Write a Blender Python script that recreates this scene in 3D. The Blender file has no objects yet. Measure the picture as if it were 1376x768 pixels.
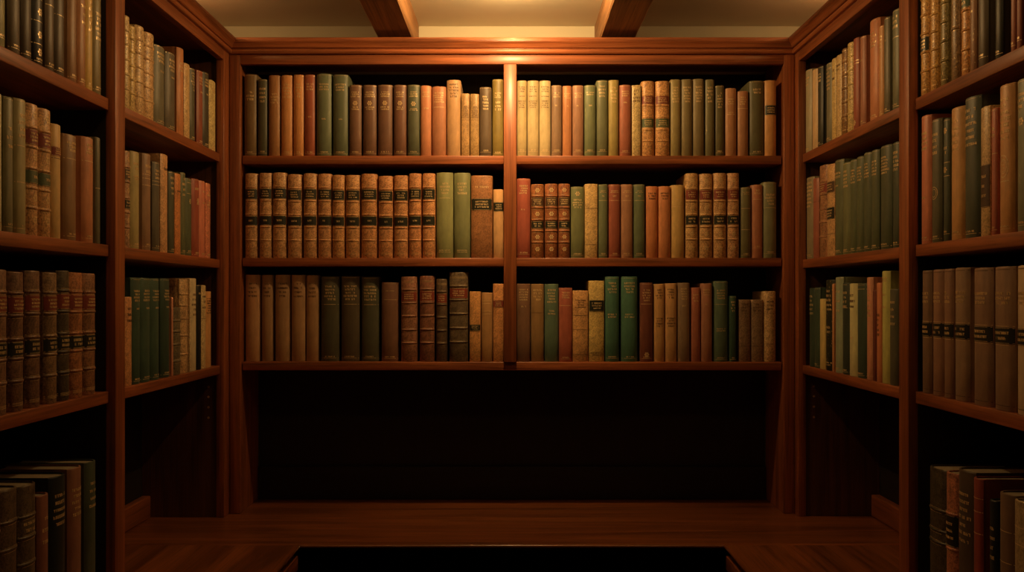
import bpy, bmesh, math, random
from mathutils import Vector, Matrix

# ------------------------------------------------------------------ scene ---
scene = bpy.context.scene
COL = scene.collection
PI = math.pi
EYE = 1.38                       # camera height; the cases are measured from eye level
CASE_X = 0.826                   # face plane of the two side cases (x = -CASE_X / +CASE_X)
DESK_Z = 0.75                    # top of the built-in desk
BACK_Y = 0.20                    # back panel of the rear case (its face is y = 0)
SIDE_BACK = 1.063                # back panels of the side cases
NEAR_Y = -1.72                   # near end of the side cases (outside the frame)


def Z(rel):
    return EYE + rel


# -------------------------------------------------------------- materials ---
def nodes_of(name):
    m = bpy.data.materials.new(name)
    m.use_nodes = True
    nt = m.node_tree
    nt.nodes.clear()
    out = nt.nodes.new('ShaderNodeOutputMaterial')
    bs = nt.nodes.new('ShaderNodeBsdfPrincipled')
    nt.links.new(bs.outputs[0], out.inputs[0])
    return m, nt, bs


def mapping(nt, scale, coord='Object'):
    tc = nt.nodes.new('ShaderNodeTexCoord')
    mp = nt.nodes.new('ShaderNodeMapping')
    mp.inputs['Scale'].default_value = scale
    nt.links.new(tc.outputs[coord], mp.inputs['Vector'])
    return mp.outputs['Vector']


def noise(nt, vec, scale, detail=4.0, rough=0.55, dist=0.0):
    n = nt.nodes.new('ShaderNodeTexNoise')
    n.inputs['Scale'].default_value = scale
    n.inputs['Detail'].default_value = detail
    n.inputs['Roughness'].default_value = rough
    n.inputs['Distortion'].default_value = dist
    nt.links.new(vec, n.inputs['Vector'])
    return n.outputs['Fac']


def ramp(nt, fac, stops):
    r = nt.nodes.new('ShaderNodeValToRGB')
    cr = r.color_ramp
    while len(cr.elements) < len(stops):
        cr.elements.new(0.5)
    for e, (p, c) in zip(cr.elements, stops):
        e.position = p
        e.color = (c[0], c[1], c[2], 1.0)
    nt.links.new(fac, r.inputs['Fac'])
    return r.outputs['Color']


def mixc(nt, fac, a, b, mode='MIX'):
    m = nt.nodes.new('ShaderNodeMix')
    m.data_type = 'RGBA'
    m.blend_type = mode
    for sock, v in ((m.inputs[0], fac), (m.inputs[6], a), (m.inputs[7], b)):
        if isinstance(v, (int, float)):
            sock.default_value = v
        elif isinstance(v, tuple):
            sock.default_value = (v[0], v[1], v[2], 1.0)
        else:
            nt.links.new(v, sock)
    return m.outputs[2]


def bump(nt, bs, height, strength, dist=0.001):
    b = nt.nodes.new('ShaderNodeBump')
    b.inputs['Strength'].default_value = strength
    b.inputs['Distance'].default_value = dist
    nt.links.new(height, b.inputs['Height'])
    nt.links.new(b.outputs['Normal'], bs.inputs['Normal'])


def scl(c, k):
    return tuple(max(0.0, min(0.9, v * k)) for v in c)


def wood(name, axis, base, rough=0.36, contrast=1.0, grain=1.0, coat=0.12):
    """Stained timber with the grain running along one axis."""
    m, nt, bs = nodes_of(name)
    s = [34.0 * grain] * 3
    s['xyz'.index(axis)] = 1.6 * grain
    vec = mapping(nt, tuple(s))
    broad = noise(nt, vec, 1.0, 5, 0.6, 1.2)
    s2 = [240.0] * 3
    s2['xyz'.index(axis)] = 5.0
    pores = noise(nt, mapping(nt, tuple(s2)), 1.0, 3, 0.6, 0.3)
    lo, hi = 1 - 0.42 * contrast, 1 + 0.42 * contrast
    col = ramp(nt, broad, [(0.28, scl(base, lo)), (0.5, base), (0.72, scl(base, hi))])
    dark = ramp(nt, pores, [(0.34, (0.52, 0.47, 0.44)), (0.52, (1, 1, 1))])
    col = mixc(nt, 0.75, col, dark, 'MULTIPLY')
    nt.links.new(col, bs.inputs['Base Color'])
    bs.inputs['Roughness'].default_value = rough
    bs.inputs['Coat Weight'].default_value = coat
    bs.inputs['Coat Roughness'].default_value = 0.22
    bump(nt, bs, pores, 0.12, 0.0006)
    return m


MAHOGANY = (0.330, 0.100, 0.034)
DESKTOP = (0.250, 0.078, 0.022)
BEAM = (0.300, 0.148, 0.058)
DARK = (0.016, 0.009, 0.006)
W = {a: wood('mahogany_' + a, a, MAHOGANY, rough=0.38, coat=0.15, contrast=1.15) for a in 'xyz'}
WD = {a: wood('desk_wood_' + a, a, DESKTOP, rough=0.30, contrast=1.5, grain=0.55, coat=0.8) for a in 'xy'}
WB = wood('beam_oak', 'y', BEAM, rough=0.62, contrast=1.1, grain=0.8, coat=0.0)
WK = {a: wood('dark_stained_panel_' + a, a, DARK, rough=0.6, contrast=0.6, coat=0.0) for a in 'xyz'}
WE = {a: wood('end_panel_' + a, a, (0.085, 0.029, 0.012), rough=0.45) for a in 'z'}


def plaster(name, base, rough=0.85):
    m, nt, bs = nodes_of(name)
    vec = mapping(nt, (1, 1, 1))
    n1 = noise(nt, vec, 3.0, 4)
    n2 = noise(nt, vec, 180.0, 2)
    col = ramp(nt, n1, [(0.3, scl(base, 0.95)), (0.7, scl(base, 1.04))])
    nt.links.new(col, bs.inputs['Base Color'])
    bs.inputs['Roughness'].default_value = rough
    bump(nt, bs, n2, 0.12, 0.0008)
    return m


PLASTER = plaster('cream_plaster', (0.72, 0.68, 0.52))
DARKWALL = plaster('dark_wall_paint', (0.05, 0.04, 0.03))


def floor_mat():
    m, nt, bs = nodes_of('dark_green_carpet')
    vec = mapping(nt, (1, 1, 1))
    n = noise(nt, vec, 420.0, 3)
    col = ramp(nt, n, [(0.3, (0.008, 0.012, 0.007)), (0.7, (0.018, 0.026, 0.015))])
    nt.links.new(col, bs.inputs['Base Color'])
    bs.inputs['Roughness'].default_value = 0.95
    bump(nt, bs, n, 0.5, 0.003)
    return m


CARPET = floor_mat()
_cache = {}


def cloth(c):
    key = ('c', c)
    if key in _cache:
        return _cache[key]
    m, nt, bs = nodes_of('book_cloth')
    v = mapping(nt, (1, 1, 0.45))
    blotch = noise(nt, v, 42.0, 5, 0.65)
    weave = noise(nt, mapping(nt, (1, 1, 1)), 900.0, 2, 0.5)
    streak = noise(nt, mapping(nt, (90, 90, 6)), 1.0, 4, 0.6)
    col = ramp(nt, blotch, [(0.27, scl(c, 0.78)), (0.5, c), (0.74, scl(c, 1.2))])
    col = mixc(nt, 0.55, col, ramp(nt, streak, [(0.3, (0.80, 0.79, 0.77)), (0.65, (1.1, 1.1, 1.1))]), 'MULTIPLY')
    nt.links.new(col, bs.inputs['Base Color'])
    bs.inputs['Roughness'].default_value = 0.47
    bs.inputs['Sheen Weight'].default_value = 0.06
    bump(nt, bs, weave, 0.25, 0.0004)
    _cache[key] = m
    return m


def leather(c, strong=1.0):
    key = ('l', c, strong)
    if key in _cache:
        return _cache[key]
    m, nt, bs = nodes_of('book_leather')
    v = mapping(nt, (1, 1, 0.8))
    mott = noise(nt, v, 70.0, 6, 0.7, 0.6)
    spot = noise(nt, v, 330.0, 3, 0.6)
    k = 0.52 * strong
    col = ramp(nt, mott, [(0.28, scl(c, 1 - k)), (0.5, c), (0.72, scl(c, 1 + k))])
    col = mixc(nt, 0.8 * strong, col, ramp(nt, spot, [(0.38, (0.42, 0.36, 0.31)), (0.54, (1.1, 1.1, 1.1))]), 'MULTIPLY')
    nt.links.new(col, bs.inputs['Base Color'])
    bs.inputs['Roughness'].default_value = 0.42
    bump(nt, bs, spot, 0.3, 0.0006)
    _cache[key] = m
    return m


def plain(name, c, rough=0.5, metal=0.0):
    m, nt, bs = nodes_of(name)
    n = noise(nt, mapping(nt, (1, 1, 1)), 260.0, 3)
    nt.links.new(ramp(nt, n, [(0.3, scl(c, 0.82)), (0.7, scl(c, 1.12))]), bs.inputs['Base Color'])
    bs.inputs['Roughness'].default_value = rough
    bs.inputs['Metallic'].default_value = metal
    return m


def gilt_mat(name, c, worn):
    """Gold leaf rubbed away in places."""
    m, nt, bs = nodes_of(name)
    n = noise(nt, mapping(nt, (1, 1, 1)), 520.0, 3, 0.6)
    nt.links.new(ramp(nt, n, [(0.32, scl(c, worn)), (0.55, c)]), bs.inputs['Base Color'])
    bs.inputs['Roughness'].default_value = 0.38
    bs.inputs['Metallic'].default_value = 0.25
    return m


GILT = gilt_mat('gold_leaf', (0.90, 0.66, 0.34), 0.5)
INK = plain('brown_ink', (0.14, 0.075, 0.035), 0.6)
LABEL = {'k': plain('black_label_leather', (0.018, 0.020, 0.013), 0.42),
         'r': plain('red_label_leather', (0.24, 0.045, 0.028), 0.45),
         'g': plain('green_label_leather', (0.09, 0.12, 0.055), 0.45),
         'n': plain('brown_label_leather', (0.085, 0.045, 0.022), 0.45)}


def paper_mat():
    m, nt, bs = nodes_of('page_edges')
    n = noise(nt, mapping(nt, (1500, 4, 4)), 1.0, 2)
    nt.links.new(ramp(nt, n, [(0.3, (0.22, 0.17, 0.10)), (0.7, (0.46, 0.38, 0.26))]), bs.inputs['Base Color'])
    bs.inputs['Roughness'].default_value = 0.8
    return m


PAPER = paper_mat()
HOLE = plain('dark_hole', (0.004, 0.003, 0.002), 0.9)
PIN = plain('brass_pin', (0.55, 0.38, 0.18), 0.35, 0.8)


# ---------------------------------------------------------------- helpers ---
def link(name, verts, faces, mat, parent=None, smooth=False, angle=35.0):
    me = bpy.data.meshes.new(name)
    me.from_pydata(verts, [], faces)
    me.validate()
    bm = bmesh.new()
    bm.from_mesh(me)
    bmesh.ops.recalc_face_normals(bm, faces=bm.faces)
    bm.to_mesh(me)
    bm.free()
    me.materials.append(mat)
    if smooth:
        for p in me.polygons:
            p.use_smooth = True
        me.set_sharp_from_angle(angle=math.radians(angle))
    o = bpy.data.objects.new(name, me)
    COL.objects.link(o)
    if parent is not None:
        o.parent = parent
    return o


def box_obj(name, lo, hi, mat, parent=None, bev=0.0, seg=2):
    bm = bmesh.new()
    bmesh.ops.create_cube(bm, size=1.0)
    c = [(a + b) / 2 for a, b in zip(lo, hi)]
    d = [b - a for a, b in zip(lo, hi)]
    for v in bm.verts:
        v.co = Vector((c[0] + v.co.x * d[0], c[1] + v.co.y * d[1], c[2] + v.co.z * d[2]))
    if bev > 0:
        bmesh.ops.bevel(bm, geom=list(bm.edges), offset=bev, segments=seg, profile=0.5, affect='EDGES')
    me = bpy.data.meshes.new(name)
    bm.to_mesh(me)
    bm.free()
    me.materials.append(mat)
    for p in me.polygons:
        p.use_smooth = True
    me.set_sharp_from_angle(angle=math.radians(50))
    o = bpy.data.objects.new(name, me)
    COL.objects.link(o)
    if parent is not None:
        o.parent = parent
    return o


def empty(name, loc, rotz=0.0):
    o = bpy.data.objects.new(name, None)
    o.empty_display_size = 0.05
    o.location = loc
    o.rotation_euler = (0, 0, rotz)
    COL.objects.link(o)
    return o


def tag(o, label, cat, group=None):
    o['label'] = label
    o['category'] = cat
    if group:
        o['group'] = group


def structure(o):
    o['kind'] = 'structure'
    return o


# ---------------------------------------------------------------- setting ---
CEIL = Z(0.856)
structure(box_obj('floor', (-1.3, -4.2, -0.06), (1.3, 0.35, 0.0), CARPET))
structure(box_obj('ceiling', (-1.3, -4.2, CEIL), (1.3, 0.35, CEIL + 0.06), PLASTER))
structure(box_obj('wall_back', (-1.3, 0.216, 0.0), (1.3, 0.35, CEIL), PLASTER))
structure(box_obj('wall_left', (-1.3, -4.2, 0.0), (-1.082, 0.216, CEIL), PLASTER))
structure(box_obj('wall_right', (1.082, -4.2, 0.0), (1.3, 0.216, CEIL), PLASTER))
BEAM_Z = Z(0.7717)


def beam(name, x0, x1):
    # a timber running front to back under the ceiling, slightly uneven like a hewn beam
    rng = random.Random(int(abs(x0) * 1000))
    n = 60
    vs, fs = [], []
    ch = 0.004
    for i in range(n + 1):
        y = -4.15 + (0.2155 + 4.15) * i / n
        j = [rng.uniform(-0.0006, 0.0006) for _ in range(4)]
        prof = [(x0 + j[0], CEIL - 0.0005), (x0 + j[0], BEAM_Z + ch), (x0 + ch + j[1], BEAM_Z + j[2]),
                (x1 - ch + j[1], BEAM_Z + j[3]), (x1 + j[1], BEAM_Z + ch), (x1 + j[1], CEIL - 0.0005)]
        vs += [(px, y, pz) for px, pz in prof]
    for i in range(n):
        for k in range(6):
            a, b = i * 6 + k, i * 6 + (k + 1) % 6
            fs.append((a, b, b + 6, a + 6))
    fs += [tuple(range(6)), tuple(range(n * 6, n * 6 + 6))]
    return structure(link(name, vs, fs, WB, None, True, 30))


beam('trim_1', -0.399, -0.2935)
beam('trim_2', 0.261, 0.3675)

# ------------------------------------------------------- crown moulding -----
CROWN = [(0.000, 0.7110), (0.0080, 0.7110), (0.0098, 0.7128), (0.0115, 0.7155), (0.0120, 0.7185), (0.0112, 0.7215),
         (0.0090, 0.7238), (0.0068, 0.7246), (0.0068, 0.7262), (0.0098, 0.7262), (0.0118, 0.7275), (0.0132, 0.7300),
         (0.0150, 0.7338), (0.0180, 0.7378), (0.0215, 0.7408), (0.0240, 0.7428), (0.0240, 0.7448), (0.0255, 0.7458),
         (0.0258, 0.7510), (0.0246, 0.7536), (0.0225, 0.7540), (0.000, 0.7540)]


def crown(side, parent):
    vs, fs = [], []
    n = len(CROWN)
    for end in (0, 1):
        for p, z in CROWN:
            if side == 'back':
                xx = CASE_X - p
                vs.append(((-xx if end == 0 else xx), -p, Z(z)))
            else:
                s = -1 if side == 'left' else 1
                vs.append((s * (CASE_X - p), (NEAR_Y if end == 0 else -p - 0.0005), Z(z)))
    for k in range(n):
        a, b = k, (k + 1) % n
        fs.append((a, b, b + n, a + n))
    fs += [tuple(range(n)), tuple(range(n, 2 * n))]
    return link('crown_molding', vs, fs, W['x' if side == 'back' else 'y'], parent, True, 40)


OPEN_TOP = Z(0.6826)
TH = 0.0245                      # shelf thickness
REC = 0.0125                     # shelves sit this far behind the face frame

# ----------------------------------------------------------- rear bookcase --
rear = empty('bookcase', (0, 0, DESK_Z))
tag(rear, 'built-in mahogany bookcase of two bays across the back wall, above the open desk', 'bookcase')


def rb(name, lo, hi, mat, bev=0.001):
    o = box_obj(name, (lo[0], lo[1], lo[2] - DESK_Z), (hi[0], hi[1], hi[2] - DESK_Z), mat, rear, bev)
    return o


IN = 0.794                       # half width of the rear opening
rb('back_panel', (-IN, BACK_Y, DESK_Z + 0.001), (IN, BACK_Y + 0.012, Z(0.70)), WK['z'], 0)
rb('baseboard', (-IN + 0.001, BACK_Y - 0.012, DESK_Z + 0.001), (IN - 0.001, BACK_Y - 0.0005, Z(-0.527)), WK['x'], 0.002)
for s in (-1, 1):
    a, b = sorted((s * IN, s * (CASE_X - 0.0005)))
    rb('stile', (a, 0.0, DESK_Z + 0.001), (b, 0.02, Z(0.711)), W['z'], 0.0012)
    a, b = sorted((s * (IN + 0.002), s * (IN + 0.022)))
    rb('side_panel', (a, 0.0205, DESK_Z + 0.001), (b, BACK_Y - 0.0005, Z(0.7105)), W['z'], 0)
rb('center_stile', (-0.0240, 0.0, Z(-0.1875)), (0.0132, 0.020, OPEN_TOP - 0.0003), W['z'], 0.0012)
rb('divider_panel', (-0.0155, 0.0205, Z(-0.1875)), (0.0045, BACK_Y - 0.0005, OPEN_TOP), W['z'], 0)
rb('top_rail', (-IN + 0.0003, 0.0003, OPEN_TOP), (IN - 0.0003, 0.020, Z(0.7108)), W['x'], 0.0008)
rb('case_top', (-1.06, 0.0205, Z(0.7112)), (1.06, BACK_Y + 0.012, Z(0.7505)), W['x'], 0)
crown('back', rear).location = (0, 0, -DESK_Z)
for z in (0.417, 0.117):
    for x0, x1 in ((-IN + 0.003, -0.0160), (0.0050, IN - 0.003)):
        o = rb('shelf', (x0, REC, Z(z - TH)), (x1, BACK_Y - 0.0007, Z(z)), W['x'], 0.0015)
rb('shelf', (-IN + 0.003, REC, Z(-0.188 - TH)), (IN - 0.003, BACK_Y - 0.0007, Z(-0.188)), W['x'], 0.0015)


# ----------------------------------------------------------- side bookcases -
def side_case(s):
    where = 'left' if s < 0 else 'right'
    root = empty('bookcase', (s * CASE_X, -0.86, DESK_Z))
    tag(root, f'built-in mahogany bookcase of two bays along the {where} wall', 'bookcase')
    ox, oy, oz = root.location

    def sb(name, a, b, y0, y1, z0, z1, mat, bev=0.001):
        x0, x1 = sorted((s * a, s * b))
        return box_obj(name, (x0 - ox, y0 - oy, z0 - oz), (x1 - ox, y1 - oy, z1 - oz), mat, root, bev)

    d0 = DESK_Z + 0.001
    deep = SIDE_BACK
    ey = -0.050 if s < 0 else -0.035      # inner edge of the end stile
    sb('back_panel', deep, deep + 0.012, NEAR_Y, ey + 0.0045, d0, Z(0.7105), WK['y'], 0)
    # end stile and end panel against the rear case
    sb('end_stile', CASE_X, CASE_X + 0.022, ey, -0.0008, d0, Z(0.7105), W['z'], 0.0012)
    ep = sb('end_panel', CASE_X + 0.0225, deep - 0.0005, ey + 0.005, ey + 0.025, d0, Z(0.7105), WE['z'], 0)
    for zz in (-0.255, -0.284, -0.314, -0.344):
        # shelf-pin holes drilled in the end panel
        vs, fs = [], []
        cx, cz = s * 0.872 - ox, Z(zz) - oz
        for i in range(12):
            an = 2 * PI * i / 12
            for r, yy in ((0.0034, ey + 0.0046), (0.0024, ey + 0.0040), (0.0018, ey + 0.0048)):
                vs.append((cx + r * math.cos(an), yy - oy, cz + r * math.sin(an)))
        for i in range(12):
            j = (i + 1) % 12
            fs += [(i * 3, j * 3, j * 3 + 1, i * 3 + 1), (i * 3 + 1, j * 3 + 1, j * 3 + 2, i * 3 + 2)]
        fs.append(tuple(i * 3 + 2 for i in range(12)))
        link('shelf_pin_hole', vs, fs, PIN, root, True)
    # divider between the far and near bay, and the near end
    for y0, y1 in ((-0.7750, -0.7270), (NEAR_Y, NEAR_Y + 0.045)):
        sb('post', CASE_X, CASE_X + 0.020, y0, y1, d0, OPEN_TOP - 0.0003, W['z'], 0.0012)
        sb('divider_panel', CASE_X + 0.0205, deep - 0.0005, y0 + 0.002, y1 - 0.002, d0, Z(0.7105), WK['z'], 0)
    sb('top_rail', CASE_X + 0.0003, CASE_X + 0.020, NEAR_Y, ey - 0.0005, OPEN_TOP, Z(0.7105), W['y'], 0.0008)
    sb('case_top', CASE_X + 0.0205, deep + 0.012, NEAR_Y, -0.0007, Z(0.7112), Z(0.7505), W['y'], 0)
    c = crown(where, root)
    c.location = (-ox, -oy, -oz)
    for y0, y1 in ((-0.7240, ey + 0.0042), (NEAR_Y + 0.048, -0.7780)):
        for z in (0.414, 0.110, -0.194):
            sb('shelf', CASE_X + REC, deep - 0.0007, y0, y1, Z(z - TH), Z(z), W['y'], 0.0015)
        sb('baseboard', deep - 0.026, deep - 0.0008, y0, y1, d0, Z(-0.567), W['y'], 0.003)
    return root


side_case(-1)
side_case(1)

# ---------------------------------------------------------------- the desk --
desk = empty('desk', (0, -0.6, 0))
tag(desk, 'u-shaped built-in mahogany desk below the bookcases, open in the middle', 'desk')
FRONT = -0.343
WING = 0.541


def slab(name, poly_fn, y_or_x, mat):
    return None


def dk(name, lo, hi, mat, bev=0.0):
    return box_obj(name, (lo[0], lo[1] + 0.6, lo[2]), (hi[0], hi[1] + 0.6, hi[2]), mat, desk, bev)


def edged_top(name, x0, x1, y0, y1, edge, mat):
    """Desk top whose exposed edge is a thin rounded nosing that cuts back underneath."""
    prof = [(0.0045 * (1 - math.sin(PI / 2 * k / 6)), -0.0045 * (1 - math.cos(PI / 2 * k / 6))) for k in range(6, -1, -1)] + [(1.0, 0.0), (1.0, -0.026), (0.045, -0.026), (0.0015, -0.0075), (0.0, -0.0060)]
    vs, fs = [], []
    n = len(prof)
    for end in (0, 1):
        for t, z in prof:
            if edge == 'front':
                d = t if t < 0.5 else (y1 - y0)
                vs.append(((x0, x1)[end], y0 + d + 0.6, DESK_Z + z))
            elif edge == 'right':
                d = t if t < 0.5 else (x1 - x0)
                vs.append((x1 - d, (y0, y1)[end] + 0.6, DESK_Z + z))
            else:
                d = t if t < 0.5 else (x1 - x0)
                vs.append((x0 + d, (y0, y1)[end] + 0.6, DESK_Z + z))
    for k in range(n):
        a, b = k, (k + 1) % n
        fs.append((a, b, b + n, a + n))
    fs += [tuple(range(n)), tuple(range(n, 2 * n))]
    return link(name, vs, fs, mat, desk, True, 30)


edged_top('desk_top', -1.074, 1.074, FRONT, BACK_Y + 0.012, 'front', WD['x'])
edged_top('side_top', -1.074, -WING, NEAR_Y, FRONT - 0.0006, 'right', WD['y'])
edged_top('side_top', WING, 1.074, NEAR_Y, FRONT - 0.0006, 'left', WD['y'])
for s in (-1, 1):
    a, b = sorted((s * (WING + 0.004), s * (WING + 0.024)))
    dk('apron', (a, NEAR_Y, DESK_Z - 0.062), (b, FRONT - 0.002, DESK_Z - 0.0265), W['y'], 0.001)
    a, b = sorted((s * 0.62, s * 0.64))
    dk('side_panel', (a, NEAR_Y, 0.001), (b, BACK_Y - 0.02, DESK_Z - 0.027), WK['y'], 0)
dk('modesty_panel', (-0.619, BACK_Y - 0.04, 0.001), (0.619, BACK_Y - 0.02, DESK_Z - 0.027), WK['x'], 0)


# ------------------------------------------------------------------ books ---
class Spine:
    """Cross-section of a book's back: u across, v going in from the front."""

    def __init__(self, w, kind):
        self.hw = w / 2 - 0.0009
        self.b = min(0.0105, w * (0.20 if kind == 'c' else 0.23 if kind == 'l' else 0.12))

    def v(self, u):
        t = abs(u) / self.hw
        return self.b * (1 - math.sqrt(max(0.0, 1 - 0.88 * t * t))) / (1 - math.sqrt(0.12))


def shell_cover(w, h, d, kind, mat, parent, rng):
    sp = Spine(w, kind)
    N = 12
    t = 0.0024
    hw = w / 2
    us = [-sp.hw + 2 * sp.hw * i / N for i in range(N + 1)]
    outer = [(u, sp.v(u)) for u in us]
    b = sp.b
    right = [(hw - 0.0014, b + 0.0028), (hw - 0.0013, b + 0.0046), (hw - 0.0001, b + 0.0080), (hw, b + 0.012), (hw, d)]
    left = [(-u, v) for u, v in reversed(right)]
    out = left + outer + right
    inner_arc = [(u * (sp.hw - t) / sp.hw, sp.v(u) + t * 0.8) for u in us]
    inn = [(-hw + t, d)] + [(-hw + t, b + 0.010)] + inner_arc + [(hw - t, b + 0.010), (hw - t, d)]
    loop = out + list(reversed(inn))
    n = len(loop)
    lv = [(0.0, 0.0006), (0.0012, 0.0), (h * 0.33, 0.0), (h * 0.66, 0.0), (h - 0.0026, 0.0), (h - 0.0010, 0.0004), (h, 0.0014)]
    vs, fs = [], []
    wear = [rng.uniform(-0.0009, 0.0002) for _ in range(n)]
    for li, (z, ins) in enumerate(lv):
        for k, (u, v) in enumerate(loop):
            spine_pt = v < b + 0.003
            dv = ins if spine_pt else 0.0
            zz = z + (wear[k] if (li == len(lv) - 1 and spine_pt) else 0.0)
            jit = rng.uniform(-0.0002, 0.0002) if (spine_pt and 1 < li < 5) else 0.0
            vs.append((u * (1 - ins * 2.0 / w * 0.5), v + dv + jit, zz))
    for li in range(len(lv) - 1):
        for k in range(n):
            a = li * n + k
            b2 = li * n + (k + 1) % n
            fs.append((a, b2, b2 + n, a + n))
    m = len(out)
    # caps: stitch outer and inner outlines (both run left to right)
    for base in (0, (len(lv) - 1) * n):
        oi = [base + k for k in range(m)]
        ii = [base + n - 1 - k for k in range(n - m)]
        fs.append(tuple(oi + list(reversed(ii))))
    return link('cover', vs, fs, mat, parent, True, 48), sp


def pages(w, h, d, sp, parent):
    t = 0.0028
    hw = w / 2 - t
    z0, z1 = 0.0028, h - 0.0032
    N = 6
    us = [-hw + 2 * hw * i / N for i in range(N + 1)]
    front = [(u, sp.v(u * sp.hw / (hw + t) * 0.98) + 0.0036) for u in us]
    back = [(u, d - 0.0045 - 0.003 * (1 - (u / hw) ** 2)) for u in reversed(us)]
    loop = front + back
    n = len(loop)
    vs = [(u, v, z0) for u, v in loop] + [(u, v, z1) for u, v in loop]
    fs = [(k, (k + 1) % n, (k + 1) % n + n, k + n) for k in range(n)]
    fs += [tuple(range(n)), tuple(range(n, 2 * n))]
    return link('page_block', vs, fs, PAPER, parent, True, 40)


def arc_slab(sp, u0, u1, z0, z1, off, N=8, seed=-0.0005):
    """A thin pad hugging the curve of the spine."""
    vs, fs = [], []
    for i in range(N + 1):
        u = u0 + (u1 - u0) * i / N
        v = sp.v(u)
        vs += [(u, v - off, z0), (u, v - off, z1), (u, v - seed, z1), (u, v - seed, z0)]
    for i in range(N):
        a, b = i * 4, i * 4 + 4
        for k in range(4):
            k2 = (k + 1) % 4
            fs.append((a + k, b + k, b + k2, a + k2))
    fs += [(0, 1, 2, 3), (N * 4, N * 4 + 1, N * 4 + 2, N * 4 + 3)]
    return vs, fs


def ridge(sp, z, r):
    """A raised cord under the leather: half-round bar following the spine."""
    N, K = 10, 6
    vs, fs = [], []
    for i in range(N + 1):
        u = -sp.hw + 2 * sp.hw * i / N
        v = sp.v(u)
        for k in range(K + 1):
            an = PI * k / K
            vs.append((u, v - r * 0.75 * math.sin(an) + 0.0004, z + r * math.cos(an)))
    m = K + 1
    for i in range(N):
        for k in range(m):
            k2 = (k + 1) % m
            fs.append((i * m + k, (i + 1) * m + k, (i + 1) * m + k2, i * m + k2))
    fs += [tuple(range(m)), tuple(range(N * m, N * m + m))]
    return vs, fs


class Pile:
    def __init__(self):
        self.v, self.f = [], []

    def add(self, vf):
        o = len(self.v)
        self.v += vf[0]
        self.f += [tuple(i + o for i in f) for f in vf[1]]

    def make(self, name, mat, parent):
        if self.v:
            return link(name, self.v, self.f, mat, parent, True, 40)


def dash(sp, u0, u1, z0, z1, off=0.00035):
    return arc_slab(sp, u0, u1, z0, z1, off, N=1 if abs(u1 - u0) < 0.003 else 6, seed=-0.0002)


def letters(pile, sp, z, ch, width, rng, off=0.0004):
    """One line of small worn tooling strokes, too rubbed to read."""
    cw = ch * 0.66
    n = max(2, int(width / (cw * 1.28)))
    total = n * cw * 1.28 - cw * 0.28
    u = -total / 2
    st = ch * 0.26
    for i in range(n):
        if rng.random() < 0.07:
            u += cw * 1.28
            continue
        a = u
        b = u + cw
        kind = rng.randrange(5)
        bars = []
        if kind in (0, 1, 3):
            bars.append((a, a + st, z, z + ch))
        if kind in (0, 2):
            bars.append((b - st, b, z, z + ch))
        if kind in (0, 1, 3):
            bars.append((a + st, b - (st if kind == 0 else 0), z + ch * 0.38, z + ch * 0.38 + st * 0.8))
        if kind in (1, 2, 4):
            bars.append((a + (st if kind == 1 else 0), b - (st if kind == 2 else 0), z + ch - st * 0.8, z + ch))
        if kind in (1, 3):
            bars.append((a + st, b, z, z + st * 0.8))
        if kind == 4:
            bars.append(((a + b) / 2 - st / 2, (a + b) / 2 + st / 2, z, z + ch - st * 0.8))
        for q in bars:
            pile.add(dash(sp, q[0], q[1], q[2], q[3], off))
        u += cw * 1.28


def rosette(pile, sp, z, r, off=0.0004, petals=6):
    r = min(r, sp.hw * 0.8)
    for k in range(petals):
        an = 2 * PI * k / petals
        cu, cz = 0.62 * r * math.cos(an), z + 0.62 * r * math.sin(an)
        pts = []
        for q in range(6):
            bn = 2 * PI * q / 6
            pu, pz = cu + 0.30 * r * math.cos(bn), cz + 0.30 * r * math.sin(bn)
            pts.append((pu, pz))
        vs = [(pu, sp.v(pu) - off, pz) for pu, pz in pts] + [(pu, sp.v(pu) + 0.0002, pz) for pu, pz in pts]
        fs = [tuple(range(6))] + [(q, (q + 1) % 6, (q + 1) % 6 + 6, q + 6) for q in range(6)]
        pile.add((vs, fs))
    pile.add(dash(sp, -0.18 * r, 0.18 * r, z - 0.18 * r, z + 0.18 * r, off))


def ring(pile, sp, z, ru, rz, t, off=0.0004, n=24):
    vs, fs = [], []
    for i in range(n):
        an = 2 * PI * i / n
        for k in (1.0, 1.0 - t):
            u = ru * k * math.cos(an)
            vs.append((u, sp.v(u) - off, z + rz * k * math.sin(an)))
    for i in range(n):
        j = (i + 1) % n
        fs.append((i * 2, j * 2, j * 2 + 1, i * 2 + 1))
    pile.add((vs, fs))


SETS = {  # whole bindings repeated down a row
    'S': 'b.165,l.185-.305k,b.325,b.485,l.505-.615k1,b.635,b.79,d.95',
    'P': 'b.18,l.195-.31r,b.33,b.485,l.5-.605k2,b.63,b.78,X',
    'P2': 'b.18,l.195-.31r,b.33,b.49,l.505-.605g1,b.64,b.79,X',
    'Q': 'b.155,l.18-.295r,b.315,b.485,l.505-.605k2,b.625,b.785,d.95',
    'N': 'b.165,l.185-.3n,b.32,b.485,l.505-.6k2,b.635,b.79,X',
    'B': 'b.155,l.18-.29r,b.31,b.465,b.625,b.78,d.06',
    'B2': 'b.16,r.2-.27x2,b.31,b.47,b.63,b.79,u.03,u.95',
    'G': 'o.1,u.16,o.26,u.33,o.43,u.5,o.6,u.67,o.77,u.84,o.9,f.96',
    'K': 'v.022,r.17-.27x3,w.415,l.425-.535k2,w.545,v.965',
}


def num(t):
    i = 0
    while i < len(t) and (t[i].isdigit() or t[i] == '.'):
        i += 1
    return float(t[:i]), t[i:]


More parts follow.
